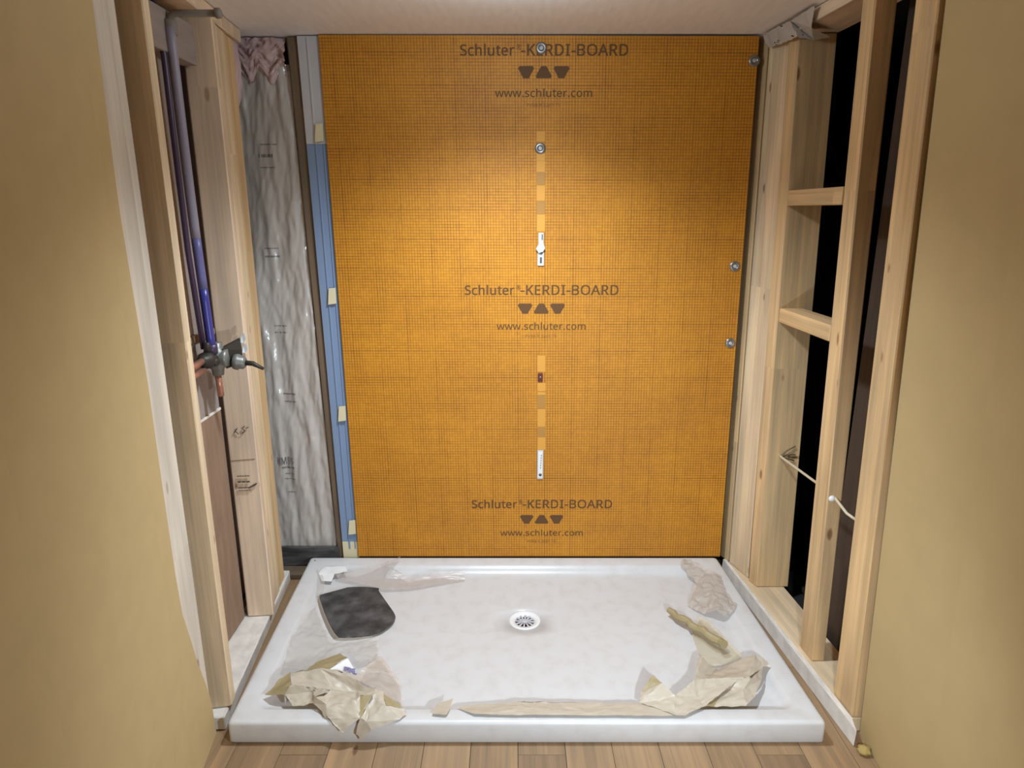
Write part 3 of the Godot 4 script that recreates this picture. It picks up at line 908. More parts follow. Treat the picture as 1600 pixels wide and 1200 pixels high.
func right_side() -> void:
	stud("wall_stud", "pale corner stud directly beside the right edge of the orange board", "stud", [V2(0.862, -0.004), V2(0.846, -0.05), V2(0.93, -0.085), V2(0.95, -0.045)], [V2(0.838, -0.004), V2(0.822, -0.05), V2(0.91, -0.085), V2(0.925, -0.045)], 0.045, 1.957, "gold_wood")
	stud("wall_stud", "pale wide-edged stud second from the orange board on the right wall", "stud", [V2(0.899, 0.118), V2(0.866, 0.0), V2(0.951, -0.03), V2(0.985, 0.09)], [V2(0.864, 0.118), V2(0.842, 0.0), V2(0.927, -0.03), V2(0.95, 0.09)], 0.045, 1.92, "pale_wood")
	stud("wall_stud", "deep stud of the right wall carrying the two short cross blocks at its back end", "stud", [V2(0.911, 0.18), V2(0.897, 0.134), V2(1.016, 0.134), V2(1.030, 0.18)], [V2(0.865, 0.18), V2(0.852, 0.134), V2(0.968, 0.134), V2(0.981, 0.18)], 0.045, 1.92, "gold_wood")
	stud("wall_stud", "slim stud standing between the deep stud and the right drywall, with white plug", "stud", [V2(0.933, 0.60), V2(0.926, 0.524), V2(0.964, 0.524), V2(0.972, 0.60)], [V2(0.872, 0.60), V2(0.880, 0.524), V2(0.923, 0.524), V2(0.928, 0.60)], 0.045, 1.92, "gold_wood")
	stud("wall_stud", "nearest right stud, standing against the edge of the tan drywall", "stud", [V2(0.940, 0.837), V2(0.933, 0.744), V2(1.02, 0.744), V2(1.03, 0.837)], [V2(0.886, 0.837), V2(0.890, 0.744), V2(0.98, 0.744), V2(0.976, 0.837)], 0.045, 1.957, "gold_wood")
	# cross blocks
	for b in [["upper short wood block bridging the right studs near eye height", 1.417, 1.464, 0.879, 0.888], ["lower short wood block bridging the right studs at mid height", 1.041, 1.088, 0.891, 0.900]]:
		org = Vector3(0.92, b[1], 0.35)
		var st := mb()
		var c := []
		for k in 8:
			var front := bool(k & 4)
			c.append(Vector3((b[4] if front else b[3]) + (0.075 if k & 1 else 0.0), b[2] if k & 2 else b[1], 0.523 if front else 0.181))
		hexa(st, c, 0.0025, 2, Vector2(rng.randf(), rng.randf()))
		tag(obj("wall_block", st, M("gold_wood")), b[0], "block", "cross blocks of the right wall")
	# plates and the white strip
	org = Vector3(0.95, 0.0, 0.42)
	var st := mb()
	hexa(st, upright([V2(0.940, 0.838), V2(0.866, -0.04), V2(1.0, -0.04), V2(1.06, 0.838)], [V2(0.940, 0.838), V2(0.866, -0.04), V2(1.0, -0.04), V2(1.06, 0.838)], 0.001, 0.044), 0.002, 0, Vector2(0.3, 0.2))
	tag(obj("sole_plate", st, M("pale_wood")), "bare wood bottom plate under the right studs", "plate")
	org = Vector3(0.88, 0.0, 0.44)
	st = mb()
	hexa(st, upright([V2(0.922, 0.895), V2(0.843, -0.014), V2(0.859, -0.014), V2(0.938, 0.842)], [V2(0.924, 0.895), V2(0.846, -0.014), V2(0.858, -0.014), V2(0.936, 0.842)], 0.001, 0.052), 0.002, 0, Vector2.ZERO, Vector2(2, 2))
	tag(obj("edge_strip", st, M("plaster")), "dusty white strip on edge between the shower pan and the right studs", "strip")
	org = Vector3(0.88, 1.921, 0.44)
	st = mb()
	hexa(st, upright([V2(0.884, 0.742), V2(0.842, 0.0), V2(0.98, 0.0), V2(1.01, 0.742)], [V2(0.884, 0.742), V2(0.840, 0.0), V2(0.98, 0.0), V2(1.01, 0.742)], 1.922, 1.957), 0.002, 0, Vector2(0.1, 0.6))
	tag(obj("top_plate", st, M("pink_wood")), "top plate over the right studs under the ceiling", "plate")
	# plastic scraps stapled along the top plate
	org = Vector3(0.87, 1.90, 0.2)
	fn.seed = 71
	st = mb()
	var sc := [Vector3(0.812, 1.948, 0.014), Vector3(0.826, 1.908, 0.035), Vector3(0.818, 1.947, 0.10), Vector3(0.836, 1.900, 0.12), Vector3(0.828, 1.946, 0.20), Vector3(0.846, 1.898, 0.215), Vector3(0.895, 1.889, 0.215), Vector3(0.945, 1.896, 0.215), Vector3(0.836, 1.947, 0.34), Vector3(0.852, 1.902, 0.30)]
	sheet(st, sc, [[0, 1, 3, 2], [2, 3, 5, 4], [4, 5, 6, 9], [6, 7, 9], [4, 9, 8]], 0.007, 20.0, 10)
	tag(obj("plastic_scrap", st, M("vapour_sheet")), "torn grey plastic scrap hanging along the right top plate", "plastic sheet")
	# dark things behind the studs; the panel has the dimness there in its colour
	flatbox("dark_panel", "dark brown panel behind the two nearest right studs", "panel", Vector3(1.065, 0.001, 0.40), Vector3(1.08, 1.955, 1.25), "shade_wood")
	flatbox("cavity_board", "dim grey offcut lying in the dark space behind the right studs", "board", Vector3(1.10, 0.001, 0.02), Vector3(1.7, 0.02, 0.60), "dark_floor", 2)
	# cable
	var o := thing("cable", "pale electric cable strung through the right studs at knee height", "cable", Vector3(0.94, 0.58, 0.35))
	st = mb(true)
	tube(st, [Vector3(0.945, 0.566, 0.178), Vector3(0.943, 0.567, 0.20), Vector3(0.945, 0.574, 0.32), Vector3(0.944, 0.584, 0.45), Vector3(0.941, 0.592, 0.53), Vector3(0.938, 0.594, 0.60), Vector3(0.945, 0.575, 0.66), Vector3(0.962, 0.570, 0.742)], 0.0042, 10)
	obj("sheath", st, M("white_cable"), o)
	st = mb(true)
	lathe(st, Vector3(0.930, 0.592, 0.594), Vector3(-0.4, 0.2, 1), [V2(0, 0), V2(0.010, 0), V2(0.011, 0.004), V2(0.0075, 0.010), V2(0.004, 0.012), V2(0, 0.012)], 14)
	obj("plug", st, M("white_plastic"), o, "white plug where it leaves the slim stud")
	st = mb(true)
	tube(st, [Vector3(0.943, 0.567, 0.20), Vector3(0.965, 0.585, 0.186), Vector3(0.995, 0.602, 0.184)], 0.002, 8)
	tube(st, [Vector3(0.943, 0.567, 0.20), Vector3(0.968, 0.570, 0.186), Vector3(0.998, 0.570, 0.184)], 0.002, 8)
	tube(st, [Vector3(0.943, 0.567, 0.20), Vector3(0.968, 0.556, 0.186), Vector3(0.996, 0.548, 0.184)], 0.002, 8)
	obj("cable_shadow", st, M("dark_wood"), o, "cable shadows spreading over the deep stud, built as thin dark rods")  # dark tubes modelled in place of the shadows fanning from the cable
	# foam lump at the drywall foot
	org = Vector3(0.938, 0.0, 0.915)
	st = mb(true)
	fn.seed = 81
	var lump := func(i: int, j: int) -> Vector3:
		var a := TAU * i / 20.0
		var b := PI * j / 10.0
		var d := Vector3(cos(a) * sin(b), cos(b), sin(a) * sin(b))
		fn.frequency = 1.2
		return Vector3(0.938, 0.011, 0.915) + d * Vector3(0.016, 0.011, 0.016) * (1.0 + 0.5 * fn.get_noise_3d(d.x, d.y, d.z))
	for i in 20:
		for j in 10:
			var a: Vector3 = lump.call(i, j)
			var c: Vector3 = lump.call((i + 1) % 20, j + 1)
			quad(st, a, lump.call((i + 1) % 20, j), c, lump.call(i, j + 1), (a + c) / 2 - Vector3(0.938, 0.011, 0.915))
	tag(obj("foam_lump", st, M("foam_lump")), "small yellow lump of dried foam at the foot of the right drywall", "foam")

# ---------- the pan ----------
func ring_of(c: Array, r: float, y: float, n := 12) -> Array:   # c: four corners in xz, rounded by r
	var out := []
	for k in 4:
		var p: Vector2 = c[k]
		var a: Vector2 = (c[(k + 3) % 4] - p).normalized()
		var b: Vector2 = (c[(k + 1) % 4] - p).normalized()
		for j in n + 1:
			var t := float(j) / n
			var q: Vector2 = (p + a * r).lerp(p, t).lerp(p.lerp(p + b * r, t), t)
			out.append(Vector3(q.x, y, q.y))
		for j in range(1, 12):   # points along the straight side too
			var q2: Vector2 = (p + b * r).lerp(c[(k + 1) % 4] - b * r, j / 12.0)
			out.append(Vector3(q2.x, y, q2.y))
	return out

func pan() -> void:
	var o := thing("shower_pan", "white shower pan with a raised rim on the wood plank floor", "shower pan", Vector3(0.03, 0.0, 0.44))
	var A := [V2(-0.768, 0.884), V2(-0.802, 0.003), V2(0.814, 0.003), V2(0.848, 0.884)]
	var inset := func(f: float, l: float, b: float, r: float) -> Array:
		return [V2(A[0].x + l, A[0].y - f), V2(A[1].x + l, A[1].y + b), V2(A[2].x - r, A[2].y + b), V2(A[3].x - r, A[3].y - f)]
	var rings := []
	rings.append(ring_of(inset.call(0.006, 0.006, 0.002, 0.006), 0.012, 0.001))
	rings.append(ring_of(inset.call(0, 0, 0, 0), 0.012, 0.008))
	rings.append(ring_of(inset.call(0.001, 0.001, 0, 0.001), 0.012, 0.060))
	rings.append(ring_of(inset.call(0.003, 0.003, 0.002, 0.003), 0.012, 0.0655))
	rings.append(ring_of(inset.call(0.008, 0.008, 0.006, 0.008), 0.012, 0.0688))
	rings.append(ring_of(inset.call(0.014, 0.014, 0.012, 0.014), 0.012, 0.0690))
	rings.append(ring_of(inset.call(0.050, 0.056, 0.056, 0.060), 0.035, 0.0672))
	rings.append(ring_of(inset.call(0.057, 0.062, 0.062, 0.067), 0.036, 0.0645))
	rings.append(ring_of(inset.call(0.064, 0.072, 0.072, 0.077), 0.038, 0.054))
	rings.append(ring_of(inset.call(0.070, 0.080, 0.080, 0.085), 0.040, 0.044))
	rings.append(ring_of(inset.call(0.080, 0.092, 0.092, 0.097), 0.042, 0.040))
	var base: Array = ring_of(inset.call(0.092, 0.105, 0.105, 0.110), 0.045, 0.0388)
	rings.append(base)
	var dc := Vector3(0.044, 0.029, 0.365)
	for s in 9:
		var t := (s + 1) / 9.0
		var rr := []
		for i in base.size():
			var p: Vector3 = base[i]
			var d := Vector3(p.x - dc.x, 0, p.z - dc.z).normalized()
			var q := dc + d * 0.053
			rr.append(p.lerp(q, t))
		rings.append(rr)
	var rr2 := []
	for p in rings[-1]:
		rr2.append(Vector3(p.x, 0.018, p.z))
	rings.append(rr2)
	var st := mb(true)
	var mid := Vector3(0.03, 0.2, 0.4)
	for k in rings.size() - 1:
		var n: int = rings[k].size()
		for i in n:
			var a: Vector3 = rings[k][i]
			var b: Vector3 = rings[k][(i + 1) % n]
			var c: Vector3 = rings[k + 1][(i + 1) % n]
			var d: Vector3 = rings[k + 1][i]
			var m := (a + c) / 2
			var out := Vector3(m.x - mid.x, 0, m.z - mid.z).normalized() if k < 3 else Vector3(mid.x - m.x, 0.6, mid.z - m.z)
			quad(st, a, b, c, d, out)
	obj("basin", st, M("pan_white"), o)
	# drain
	st = mb(true)
	lathe(st, Vector3(dc.x, 0.0, dc.z), Vector3.UP, [V2(0.054, 0.0285), V2(0.0525, 0.0315), V2(0.049, 0.032), V2(0.043, 0.0295), V2(0.034, 0.0275), V2(0.032, 0.018)], 40)
	var dr := obj("drain_ring", st, M("white_plastic"), o, "white round drain ring")
	st = mb(true)
	lathe(st, Vector3(dc.x, 0.0, dc.z), Vector3.UP, [V2(0.034, 0.006), V2(0.0, 0.006)], 30)
	obj("drain_cup", st, M("black_void"), dr, "dark drain hole")
	for k in 12:
		var a := TAU * k / 12.0 + 0.1
		var d := Vector3(cos(a), 0, sin(a))
		st = mb(true)
		tube(st, [Vector3(dc.x, 0.0245, dc.z) + d * 0.010, Vector3(dc.x, 0.0245, dc.z) + d * 0.033], 0.0030, 8)
		obj("grate_bar", st, M("grey_strip"), dr)
	st = mb(true)
	lathe(st, Vector3(dc.x, 0.0, dc.z), Vector3.UP, [V2(0.011, 0.022), V2(0.011, 0.0265), V2(0.006, 0.028), V2(0, 0.028)], 18)
	obj("grate_hub", st, M("grey_strip"), dr)
	# pin hole in the back left rim corner
	st = mb(true)
	lathe(st, Vector3(-0.776, 0.0, 0.03), Vector3.UP, [V2(0.0035, 0.0688), V2(0.003, 0.0698), V2(0, 0.070)], 10)
	obj("rim_screw", st, M("dark_steel"), o)

func smooth_outline(p: Array, y: float) -> Array:
	var out := []
	var n := p.size()
	for i in n:
		var a: Vector2 = p[(i + n - 1) % n]
		var b: Vector2 = p[i]
		var c: Vector2 = p[(i + 1) % n]
		var d: Vector2 = p[(i + 2) % n]
		for k in 5:
			var q := b.cubic_interpolate(c, a, d, k / 5.0) if not (i == 0 or i == n - 1 or i == 3) else b.lerp(c, k / 5.0)
			out.append(Vector3(q.x, y, q.y))
	return out

func in_the_pan() -> void:
	# dark rubber cut-out
	var o := thing("rubber_piece", "dark grey rounded rubber cut-out lying in the back left of the shower pan", "rubber sheet", Vector3(-0.55, 0.035, 0.33))
	var ol := [V2(-0.703, 0.238), V2(-0.61, 0.186), V2(-0.502, 0.190), V2(-0.488, 0.215), V2(-0.412, 0.345), V2(-0.402, 0.39), V2(-0.418, 0.432), V2(-0.455, 0.468), V2(-0.545, 0.486), V2(-0.586, 0.462), V2(-0.655, 0.34)]
	var st := mb()
	var top := smooth_outline(ol, 0.0475)
	plate(st, top, Vector3(0, -0.003, 0), Vector3.UP)
	obj("rubber_face", st, M("rubber_sheet"), o)
	st = mb()
	var low := []
	for p in top:
		low.append(Vector3(p.x, 0.0444, p.z) + Vector3(-0.004, 0, 0.002))
	plate(st, low, Vector3(-0.012, -0.0085, 0.002), Vector3.UP)
	obj("backing", st, M("backing_grey"), o, "grey-brown backing layer")
	# crumpled protective paper and film
	fn.seed = 91
	o = thing("paper_bundle", "crumpled tan protective sheet bunched over the front left rim of the pan", "protective sheet", Vector3(-0.5, 0.07, 0.82))
	st = mb(); sheet(st, BUNDLE_TAN_P, BUNDLE_TAN_F, 0.008, 18.0, 12); obj("folded_sheet", st, M("paper_tan"), o)
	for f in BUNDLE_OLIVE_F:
		st = mb(); sheet(st, BUNDLE_OLIVE_P, [f], 0.007, 13.0, 9); obj("shaded_fold", st, M("paper_olive"), o, "turned-over fold with its shade painted in olive")
	st = mb(); sheet(st, BUNDLE_STRIP_P, BUNDLE_STRIP_F, 0.006, 13.0, 9); obj("shaded_fold", st, M("paper_olive"), o, "turned-over fold with its shade painted in olive")
	st = mb(); sheet(st, BUNDLE_SHEET_P, BUNDLE_SHEET_F, 0.008, 16.0, 12); obj("loose_sheet", st, M("milky_film"), o)
	st = mb(); sheet(st, BUNDLE_PRINT_P, BUNDLE_PRINT_F, 0.004, 13.0, 9); obj("label_patch", st, M("white_plastic"), o, "white label patch with violet print")
	st = mb()
	for k in 26:
		var p: Vector3 = (BUNDLE_PRINT_P[2] as Vector3).lerp(BUNDLE_PRINT_P[3], rng.randf()).lerp((BUNDLE_PRINT_P[1] as Vector3).lerp(BUNDLE_PRINT_P[4], 0.8), rng.randf() * 0.65)
		p += wrinkle(p, 0.004, 13.0) + Vector3(0, 0.0025, 0)
		box(st, p - Vector3(0.004, 0.0005, 0.002), p + Vector3(0.004, 0.0006, 0.002), 0.0002)
	obj("violet_print", st, M("violet_print"), o).set_meta("kind", "stuff")
	org = Vector3(-0.65, 0.05, 0.5)
	st = mb(); sheet(st, CLEAR_FILM_P, CLEAR_FILM_F, 0.012, 16.0, 14)
	tag(obj("clear_film", st, M("clear_film")), "wrinkled clear film over the left rim, between the dark rubber and the crumpled sheet", "plastic film")
	org = Vector3(0.0, 0.05, 0.85)
	st = mb(); sheet(st, FRONT_STRIP_P, FRONT_STRIP_F, 0.004, 12.0, 24)
	tag(obj("paper_strip", st, M("paper_tan")), "long tan paper strip lying along the inside of the front rim", "protective sheet")
	org = STRIP_SCRAP_P[0]
	st = mb(); sheet(st, STRIP_SCRAP_P, STRIP_SCRAP_F, 0.004, 14.0, 8)
	tag(obj("paper_scrap", st, M("paper_tan")), "small torn tan scrap at the left end of the long paper strip", "protective sheet")
	fn.seed = 92
	o = thing("paper_heap", "folded tan protective sheet heaped in the front right corner of the pan", "protective sheet", Vector3(0.6, 0.06, 0.75))
	st = mb(); sheet(st, HEAP_TAN_P, HEAP_TAN_F, 0.007, 18.0, 12); obj("folded_sheet", st, M("paper_tan"), o)
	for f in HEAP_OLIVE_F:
		st = mb(); sheet(st, HEAP_OLIVE_P, [f], 0.005, 13.0, 9); obj("shaded_fold", st, M("paper_olive"), o, "turned-over fold with its shade painted in olive")
	org = STAINED_FILM_P[0]
	st = mb(); sheet(st, STAINED_FILM_P, STAINED_FILM_F, 0.006, 9.0, 10)
	tag(obj("stained_film", st, M("stained_film")), "yellow-stained clear film on the pan floor beside the rolled sheet", "plastic film")
	# rolled tube
	org = Vector3(0.6, 0.05, 0.5)
	st = mb()
	var path := []
	for k in 12:
		var t := k / 11.0
		path.append(Vector3(0.542, 0.060, 0.352).lerp(Vector3(0.668, 0.084, 0.575), t) + Vector3(0.004 * sin(k * 2.1), 0.003 * cos(k * 1.7), 0))
	tube(st, path, [0.009, 0.012, 0.011, 0.013, 0.011, 0.013, 0.012, 0.014, 0.012, 0.014, 0.013, 0.014], 9)
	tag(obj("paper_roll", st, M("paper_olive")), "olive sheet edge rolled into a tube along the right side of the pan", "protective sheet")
	org = BACK_HEAP_P[0]
	st = mb(); sheet(st, BACK_HEAP_P, BACK_HEAP_F, 0.013, 18.0, 14)
	tag(obj("paper_crumple", st, M("milky_film")), "pale crumpled sheet over the back right corner of the pan rim", "protective sheet")
	org = BACK_FILM_P[0]
	st = mb(); sheet(st, BACK_FILM_P, BACK_FILM_F, 0.007, 14.0, 12)
	tag(obj("back_film", st, M("back_film")), "thin clear film draped over the back rim under the orange board", "plastic film")
	org = CORNER_ROLL_P[0]
	st = mb(); sheet(st, CORNER_ROLL_P, CORNER_ROLL_F, 0.004, 12.0, 10)
	tag(obj("corner_wrap", st, M("white_plastic")), "white wrapped film corner in the back left corner of the pan", "plastic film")

func lamps() -> void:
	# recessed-rim ceiling lamp just beyond the top of the photograph
	var o := thing("ceiling_light", "round ceiling light over the shower pan", "lamp", Vector3(LAMP.x, 1.957, LAMP.z))
	var st := mb(true)
	lathe(st, Vector3(LAMP.x, 1.958, LAMP.z), Vector3.DOWN, [V2(0.085, 0.0), V2(0.085, 0.010), V2(0.078, 0.014), V2(0.070, 0.012), V2(0.068, 0.004)], 40)
	obj("trim_ring", st, M("white_plastic"), o)
	st = mb(true)
	lathe(st, Vector3(LAMP.x, 1.958, LAMP.z), Vector3.DOWN, [V2(0.068, 0.006), V2(0.064, 0.034), V2(0.052, 0.054), V2(0.030, 0.068), V2(0.0, 0.072)], 40)
	obj("lens", st, M("lamp_glow"), o)
	# low work lamp in front, behind the photographer's frame
	o = thing("work_lamp", "small black work lamp on a stand in front of the alcove", "lamp", Vector3(WORK.x, 0.0, WORK.z + 0.07))
	st = mb(true)
	lathe(st, WORK + Vector3(0, 0, 0.10), Vector3(0, 0, -1), [V2(0, -0.05), V2(0.03, -0.05), V2(0.045, 0.0), V2(0.05, 0.09), V2(0.046, 0.09), V2(0.042, 0.072)], 28)
	obj("housing", st, M("lamp_shell"), o)
	st = mb(true)
	lathe(st, WORK + Vector3(0, 0, 0.03), Vector3(0, 0, -1), [V2(0.042, 0.0), V2(0, 0.0)], 28)
	obj("lens", st, M("lamp_glow"), o)
	st = mb(true)
	tube(st, [WORK + Vector3(0, -0.045, 0.09), Vector3(WORK.x, 0.25, WORK.z + 0.09)], 0.011, 12)
	obj("pole", st, M("lamp_shell"), o)
	for k in 3:
		var a := TAU * k / 3.0 + 0.5
		st = mb(true)
		tube(st, [Vector3(WORK.x, 0.27, WORK.z + 0.09), Vector3(WORK.x + 0.2 * cos(a), 0.008, WORK.z + 0.09 + 0.2 * sin(a))], 0.008, 10)
		obj("leg", st, M("lamp_shell"), o)

# left bundle
const BUNDLE_TAN_P := [Vector3(-0.645, 0.095, 0.720), Vector3(-0.613, 0.105, 0.722), Vector3(-0.561, 0.112, 0.722), Vector3(-0.510, 0.114, 0.729), Vector3(-0.442, 0.112, 0.773), Vector3(-0.383, 0.104, 0.802), Vector3(-0.441, 0.085, 0.787), Vector3(-0.508, 0.092, 0.787), Vector3(-0.565, 0.082, 0.787), Vector3(-0.645, 0.074, 0.786), Vector3(-0.623, 0.100, 0.777), Vector3(-0.629, 0.071, 0.800), Vector3(-0.608, 0.071, 0.824), Vector3(-0.579, 0.072, 0.828), Vector3(-0.550, 0.080, 0.826), Vector3(-0.542, 0.098, 0.822), Vector3(-0.519, 0.100, 0.823), Vector3(-0.508, 0.092, 0.848), Vector3(-0.491, 0.073, 0.878), Vector3(-0.474, 0.064, 0.893), Vector3(-0.454, 0.051, 0.900), Vector3(-0.410, 0.082, 0.886), Vector3(-0.430, 0.100, 0.842), Vector3(-0.421, 0.100, 0.819), Vector3(-0.387, 0.103, 0.824), Vector3(-0.383, 0.100, 0.834), Vector3(-0.401, 0.085, 0.870), Vector3(-0.339, 0.100, 0.859), Vector3(-0.360, 0.100, 0.807), Vector3(-0.295, 0.085, 0.851), Vector3(-0.286, 0.074, 0.855), Vector3(-0.302, 0.071, 0.877), Vector3(-0.377, 0.058, 0.898), Vector3(-0.404, 0.027, 0.902), Vector3(-0.418, 0.042, 0.897), Vector3(-0.390, 0.077, 0.893)]
const BUNDLE_TAN_F := [[0, 1, 2, 7, 10], [10, 7, 8, 9], [2, 3, 4, 6, 7], [4, 5, 6], [9, 8, 13, 12, 11], [8, 7, 15, 14, 13], [15, 16, 17, 14], [14, 17, 18], [7, 6, 22, 17, 16], [17, 22, 21, 18], [18, 21, 20, 19], [22, 23, 21], [24, 5, 28, 27, 25], [25, 27, 35, 26], [27, 29, 30, 31, 35], [35, 31, 32], [21, 26, 35, 34], [34, 35, 32, 33], [6, 5, 24, 23, 22]]
const BUNDLE_OLIVE_P := [Vector3(-0.699, 0.074, 0.786), Vector3(-0.675, 0.088, 0.743), Vector3(-0.645, 0.095, 0.720), Vector3(-0.645, 0.074, 0.786), Vector3(-0.623, 0.100, 0.777), Vector3(-0.410, 0.082, 0.886), Vector3(-0.421, 0.100, 0.819), Vector3(-0.387, 0.103, 0.824), Vector3(-0.401, 0.085, 0.870), Vector3(-0.339, 0.100, 0.859), Vector3(-0.360, 0.100, 0.807), Vector3(-0.295, 0.085, 0.851)]
const BUNDLE_OLIVE_F := [[0, 1, 2, 4], [0, 4, 3], [7, 6, 5, 8], [10, 11, 9]]
const BUNDLE_STRIP_P := [Vector3(-0.605, 0.100, 0.717), Vector3(-0.540, 0.100, 0.708), Vector3(-0.500, 0.085, 0.638), Vector3(-0.531, 0.070, 0.599), Vector3(-0.590, 0.080, 0.652)]
const BUNDLE_STRIP_F := [[0, 1, 2, 3, 4]]
const BUNDLE_SHEET_P := [Vector3(-0.515, 0.100, 0.712), Vector3(-0.459, 0.075, 0.702), Vector3(-0.439, 0.075, 0.666), Vector3(-0.444, 0.050, 0.620), Vector3(-0.407, 0.050, 0.585), Vector3(-0.354, 0.050, 0.670), Vector3(-0.329, 0.048, 0.702), Vector3(-0.305, 0.052, 0.803), Vector3(-0.389, 0.085, 0.777), Vector3(-0.448, 0.095, 0.752), Vector3(-0.392, 0.060, 0.678)]
const BUNDLE_SHEET_F := [[0, 1, 9], [1, 2, 10, 8, 9], [2, 3, 4, 5, 10], [10, 5, 6, 7, 8]]
const BUNDLE_PRINT_P := [Vector3(-0.540, 0.098, 0.707), Vector3(-0.497, 0.088, 0.647), Vector3(-0.469, 0.080, 0.682), Vector3(-0.457, 0.080, 0.709), Vector3(-0.516, 0.098, 0.710)]
const BUNDLE_PRINT_F := [[0, 1, 2, 3, 4]]
const CLEAR_FILM_P := [Vector3(-0.744, 0.070, 0.100), Vector3(-0.699, 0.050, 0.135), Vector3(-0.695, 0.045, 0.296), Vector3(-0.714, 0.066, 0.511), Vector3(-0.687, 0.068, 0.665), Vector3(-0.638, 0.060, 0.658), Vector3(-0.580, 0.060, 0.626), Vector3(-0.514, 0.058, 0.571), Vector3(-0.441, 0.050, 0.486), Vector3(-0.426, 0.050, 0.541), Vector3(-0.407, 0.050, 0.598), Vector3(-0.471, 0.060, 0.626), Vector3(-0.583, 0.050, 0.502), Vector3(-0.657, 0.043, 0.388)]
const CLEAR_FILM_F := [[0, 1, 2], [2, 13, 3], [3, 13, 12, 5, 4], [12, 7, 6, 5], [12, 8, 7], [7, 8, 9, 11], [9, 10, 11]]
const HEAP_TAN_P := [Vector3(0.355, 0.068, 0.810), Vector3(0.366, 0.075, 0.778), Vector3(0.427, 0.100, 0.771), Vector3(0.455, 0.082, 0.801), Vector3(0.442, 0.076, 0.866), Vector3(0.468, 0.077, 0.867), Vector3(0.532, 0.074, 0.831), Vector3(0.651, 0.085, 0.742), Vector3(0.692, 0.090, 0.738), Vector3(0.686, 0.095, 0.736), Vector3(0.563, 0.085, 0.735), Vector3(0.525, 0.096, 0.750), Vector3(0.519, 0.074, 0.793), Vector3(0.565, 0.085, 0.639), Vector3(0.583, 0.085, 0.632), Vector3(0.595, 0.070, 0.661), Vector3(0.625, 0.050, 0.649), Vector3(0.662, 0.056, 0.634), Vector3(0.683, 0.060, 0.626), Vector3(0.744, 0.092, 0.631), Vector3(0.774, 0.080, 0.662), Vector3(0.751, 0.080, 0.675), Vector3(0.732, 0.070, 0.716), Vector3(0.687, 0.069, 0.787), Vector3(0.648, 0.072, 0.827), Vector3(0.561, 0.072, 0.828), Vector3(0.496, 0.090, 0.771), Vector3(0.604, 0.066, 0.759), Vector3(0.656, 0.080, 0.776)]
const HEAP_TAN_F := [[0, 1, 2, 3, 4], [3, 26, 12, 4], [26, 11, 12], [12, 11, 10, 7], [4, 12, 6, 5], [12, 7, 6], [11, 13, 14, 15, 16, 10], [10, 16, 17, 9], [17, 18, 19, 9], [19, 20, 21, 9], [10, 9, 8, 7], [8, 21, 22, 28, 7], [28, 22, 23, 24], [28, 24, 25, 27], [7, 28, 27]]
const HEAP_OLIVE_P := [Vector3(0.366, 0.075, 0.778), Vector3(0.407, 0.100, 0.733), Vector3(0.427, 0.100, 0.771), Vector3(0.532, 0.074, 0.831), Vector3(0.561, 0.072, 0.828), Vector3(0.604, 0.066, 0.759)]
const HEAP_OLIVE_F := [[0, 1, 2], [3, 5, 4]]
const BACK_HEAP_P := [Vector3(0.653, 0.070, 0.071), Vector3(0.680, 0.075, 0.018), Vector3(0.750, 0.072, 0.120), Vector3(0.788, 0.070, 0.144), Vector3(0.772, 0.071, 0.260), Vector3(0.789, 0.070, 0.330), Vector3(0.762, 0.068, 0.375), Vector3(0.718, 0.060, 0.394), Vector3(0.697, 0.080, 0.393), Vector3(0.713, 0.085, 0.365), Vector3(0.667, 0.046, 0.357), Vector3(0.619, 0.042, 0.299), Vector3(0.686, 0.055, 0.172), Vector3(0.719, 0.070, 0.252)]
const BACK_HEAP_F := [[0, 1, 2, 12], [2, 3, 4, 13, 12], [4, 5, 6, 9, 13], [6, 7, 8, 9], [13, 9, 10, 11], [12, 13, 11], [9, 8, 10]]
const STAINED_FILM_P := [Vector3(0.642, 0.050, 0.372), Vector3(0.665, 0.055, 0.400), Vector3(0.718, 0.060, 0.597), Vector3(0.689, 0.050, 0.610), Vector3(0.649, 0.043, 0.620), Vector3(0.600, 0.041, 0.623), Vector3(0.592, 0.040, 0.559), Vector3(0.597, 0.040, 0.467)]
const STAINED_FILM_F := [[0, 1, 7], [1, 2, 3, 6, 7], [3, 4, 5, 6]]
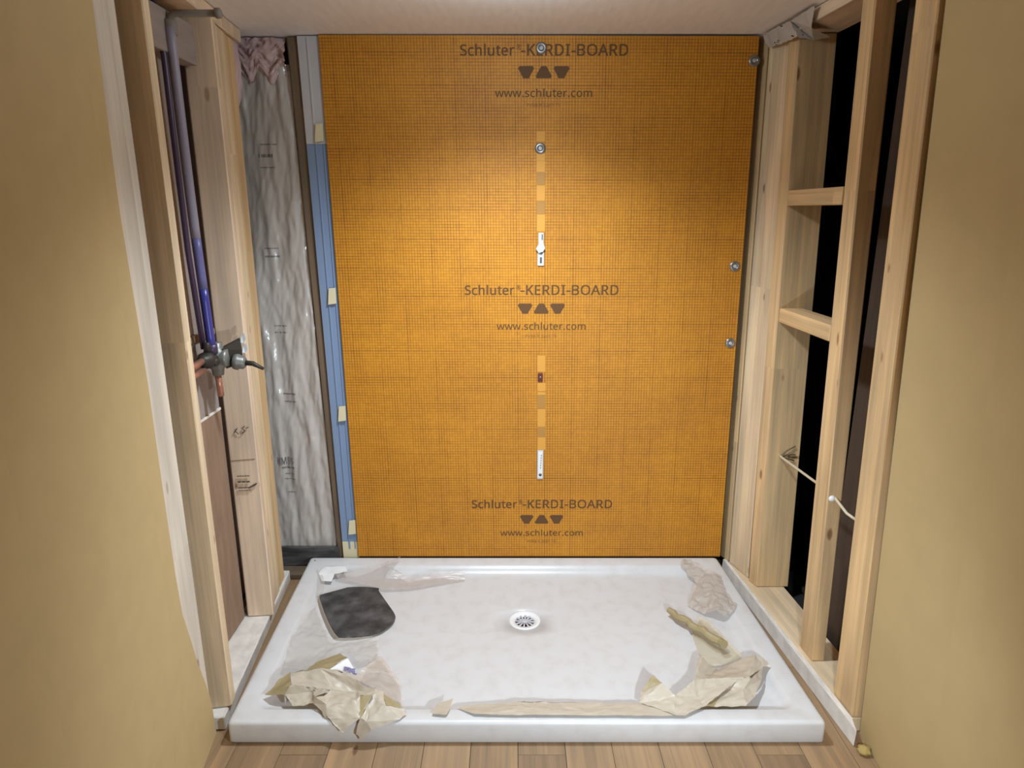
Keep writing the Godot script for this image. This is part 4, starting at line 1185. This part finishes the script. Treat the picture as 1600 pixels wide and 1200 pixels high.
const FRONT_STRIP_P := [Vector3(-0.150, 0.066, 0.829), Vector3(-0.137, 0.064, 0.816), Vector3(0.011, 0.068, 0.807), Vector3(0.028, 0.072, 0.807), Vector3(0.201, 0.068, 0.809), Vector3(0.363, 0.068, 0.811), Vector3(0.465, 0.074, 0.804), Vector3(0.466, 0.077, 0.868), Vector3(0.250, 0.076, 0.866), Vector3(0.000, 0.076, 0.864), Vector3(-0.103, 0.076, 0.861), Vector3(0.017, 0.074, 0.838), Vector3(0.197, 0.074, 0.848)]
const FRONT_STRIP_F := [[0, 1, 11, 10], [1, 2, 11], [2, 3, 4, 12, 11], [11, 12, 8, 9], [10, 11, 9], [4, 5, 12], [5, 6, 7, 8, 12]]
const STRIP_SCRAP_P := [Vector3(-0.218, 0.075, 0.859), Vector3(-0.211, 0.066, 0.811), Vector3(-0.166, 0.070, 0.795), Vector3(-0.171, 0.071, 0.835), Vector3(-0.178, 0.076, 0.864)]
const STRIP_SCRAP_F := [[0, 1, 3, 4], [1, 2, 3]]
const BACK_FILM_P := [Vector3(-0.634, 0.068, 0.094), Vector3(-0.598, 0.070, 0.114), Vector3(-0.508, 0.075, 0.075), Vector3(-0.436, 0.090, 0.038), Vector3(-0.463, 0.085, 0.116), Vector3(-0.438, 0.066, 0.104), Vector3(-0.387, 0.052, 0.144), Vector3(-0.304, 0.069, 0.121), Vector3(-0.181, 0.066, 0.107), Vector3(-0.182, 0.046, 0.136), Vector3(-0.373, 0.043, 0.196), Vector3(-0.461, 0.046, 0.205), Vector3(-0.656, 0.055, 0.143), Vector3(-0.667, 0.066, 0.133), Vector3(-0.481, 0.062, 0.155)]
const BACK_FILM_F := [[0, 1, 12, 13], [1, 2, 14, 12], [2, 3, 4, 14], [4, 5, 6, 14], [14, 6, 10, 11], [12, 14, 11], [6, 7, 8, 9, 10]]
const CORNER_ROLL_P := [Vector3(-0.738, 0.066, 0.116), Vector3(-0.723, 0.070, 0.082), Vector3(-0.642, 0.074, 0.083), Vector3(-0.625, 0.070, 0.117), Vector3(-0.674, 0.066, 0.128), Vector3(-0.676, 0.055, 0.160), Vector3(-0.715, 0.055, 0.160)]
const CORNER_ROLL_F := [[0, 1, 4, 5, 6], [1, 2, 3, 4]]
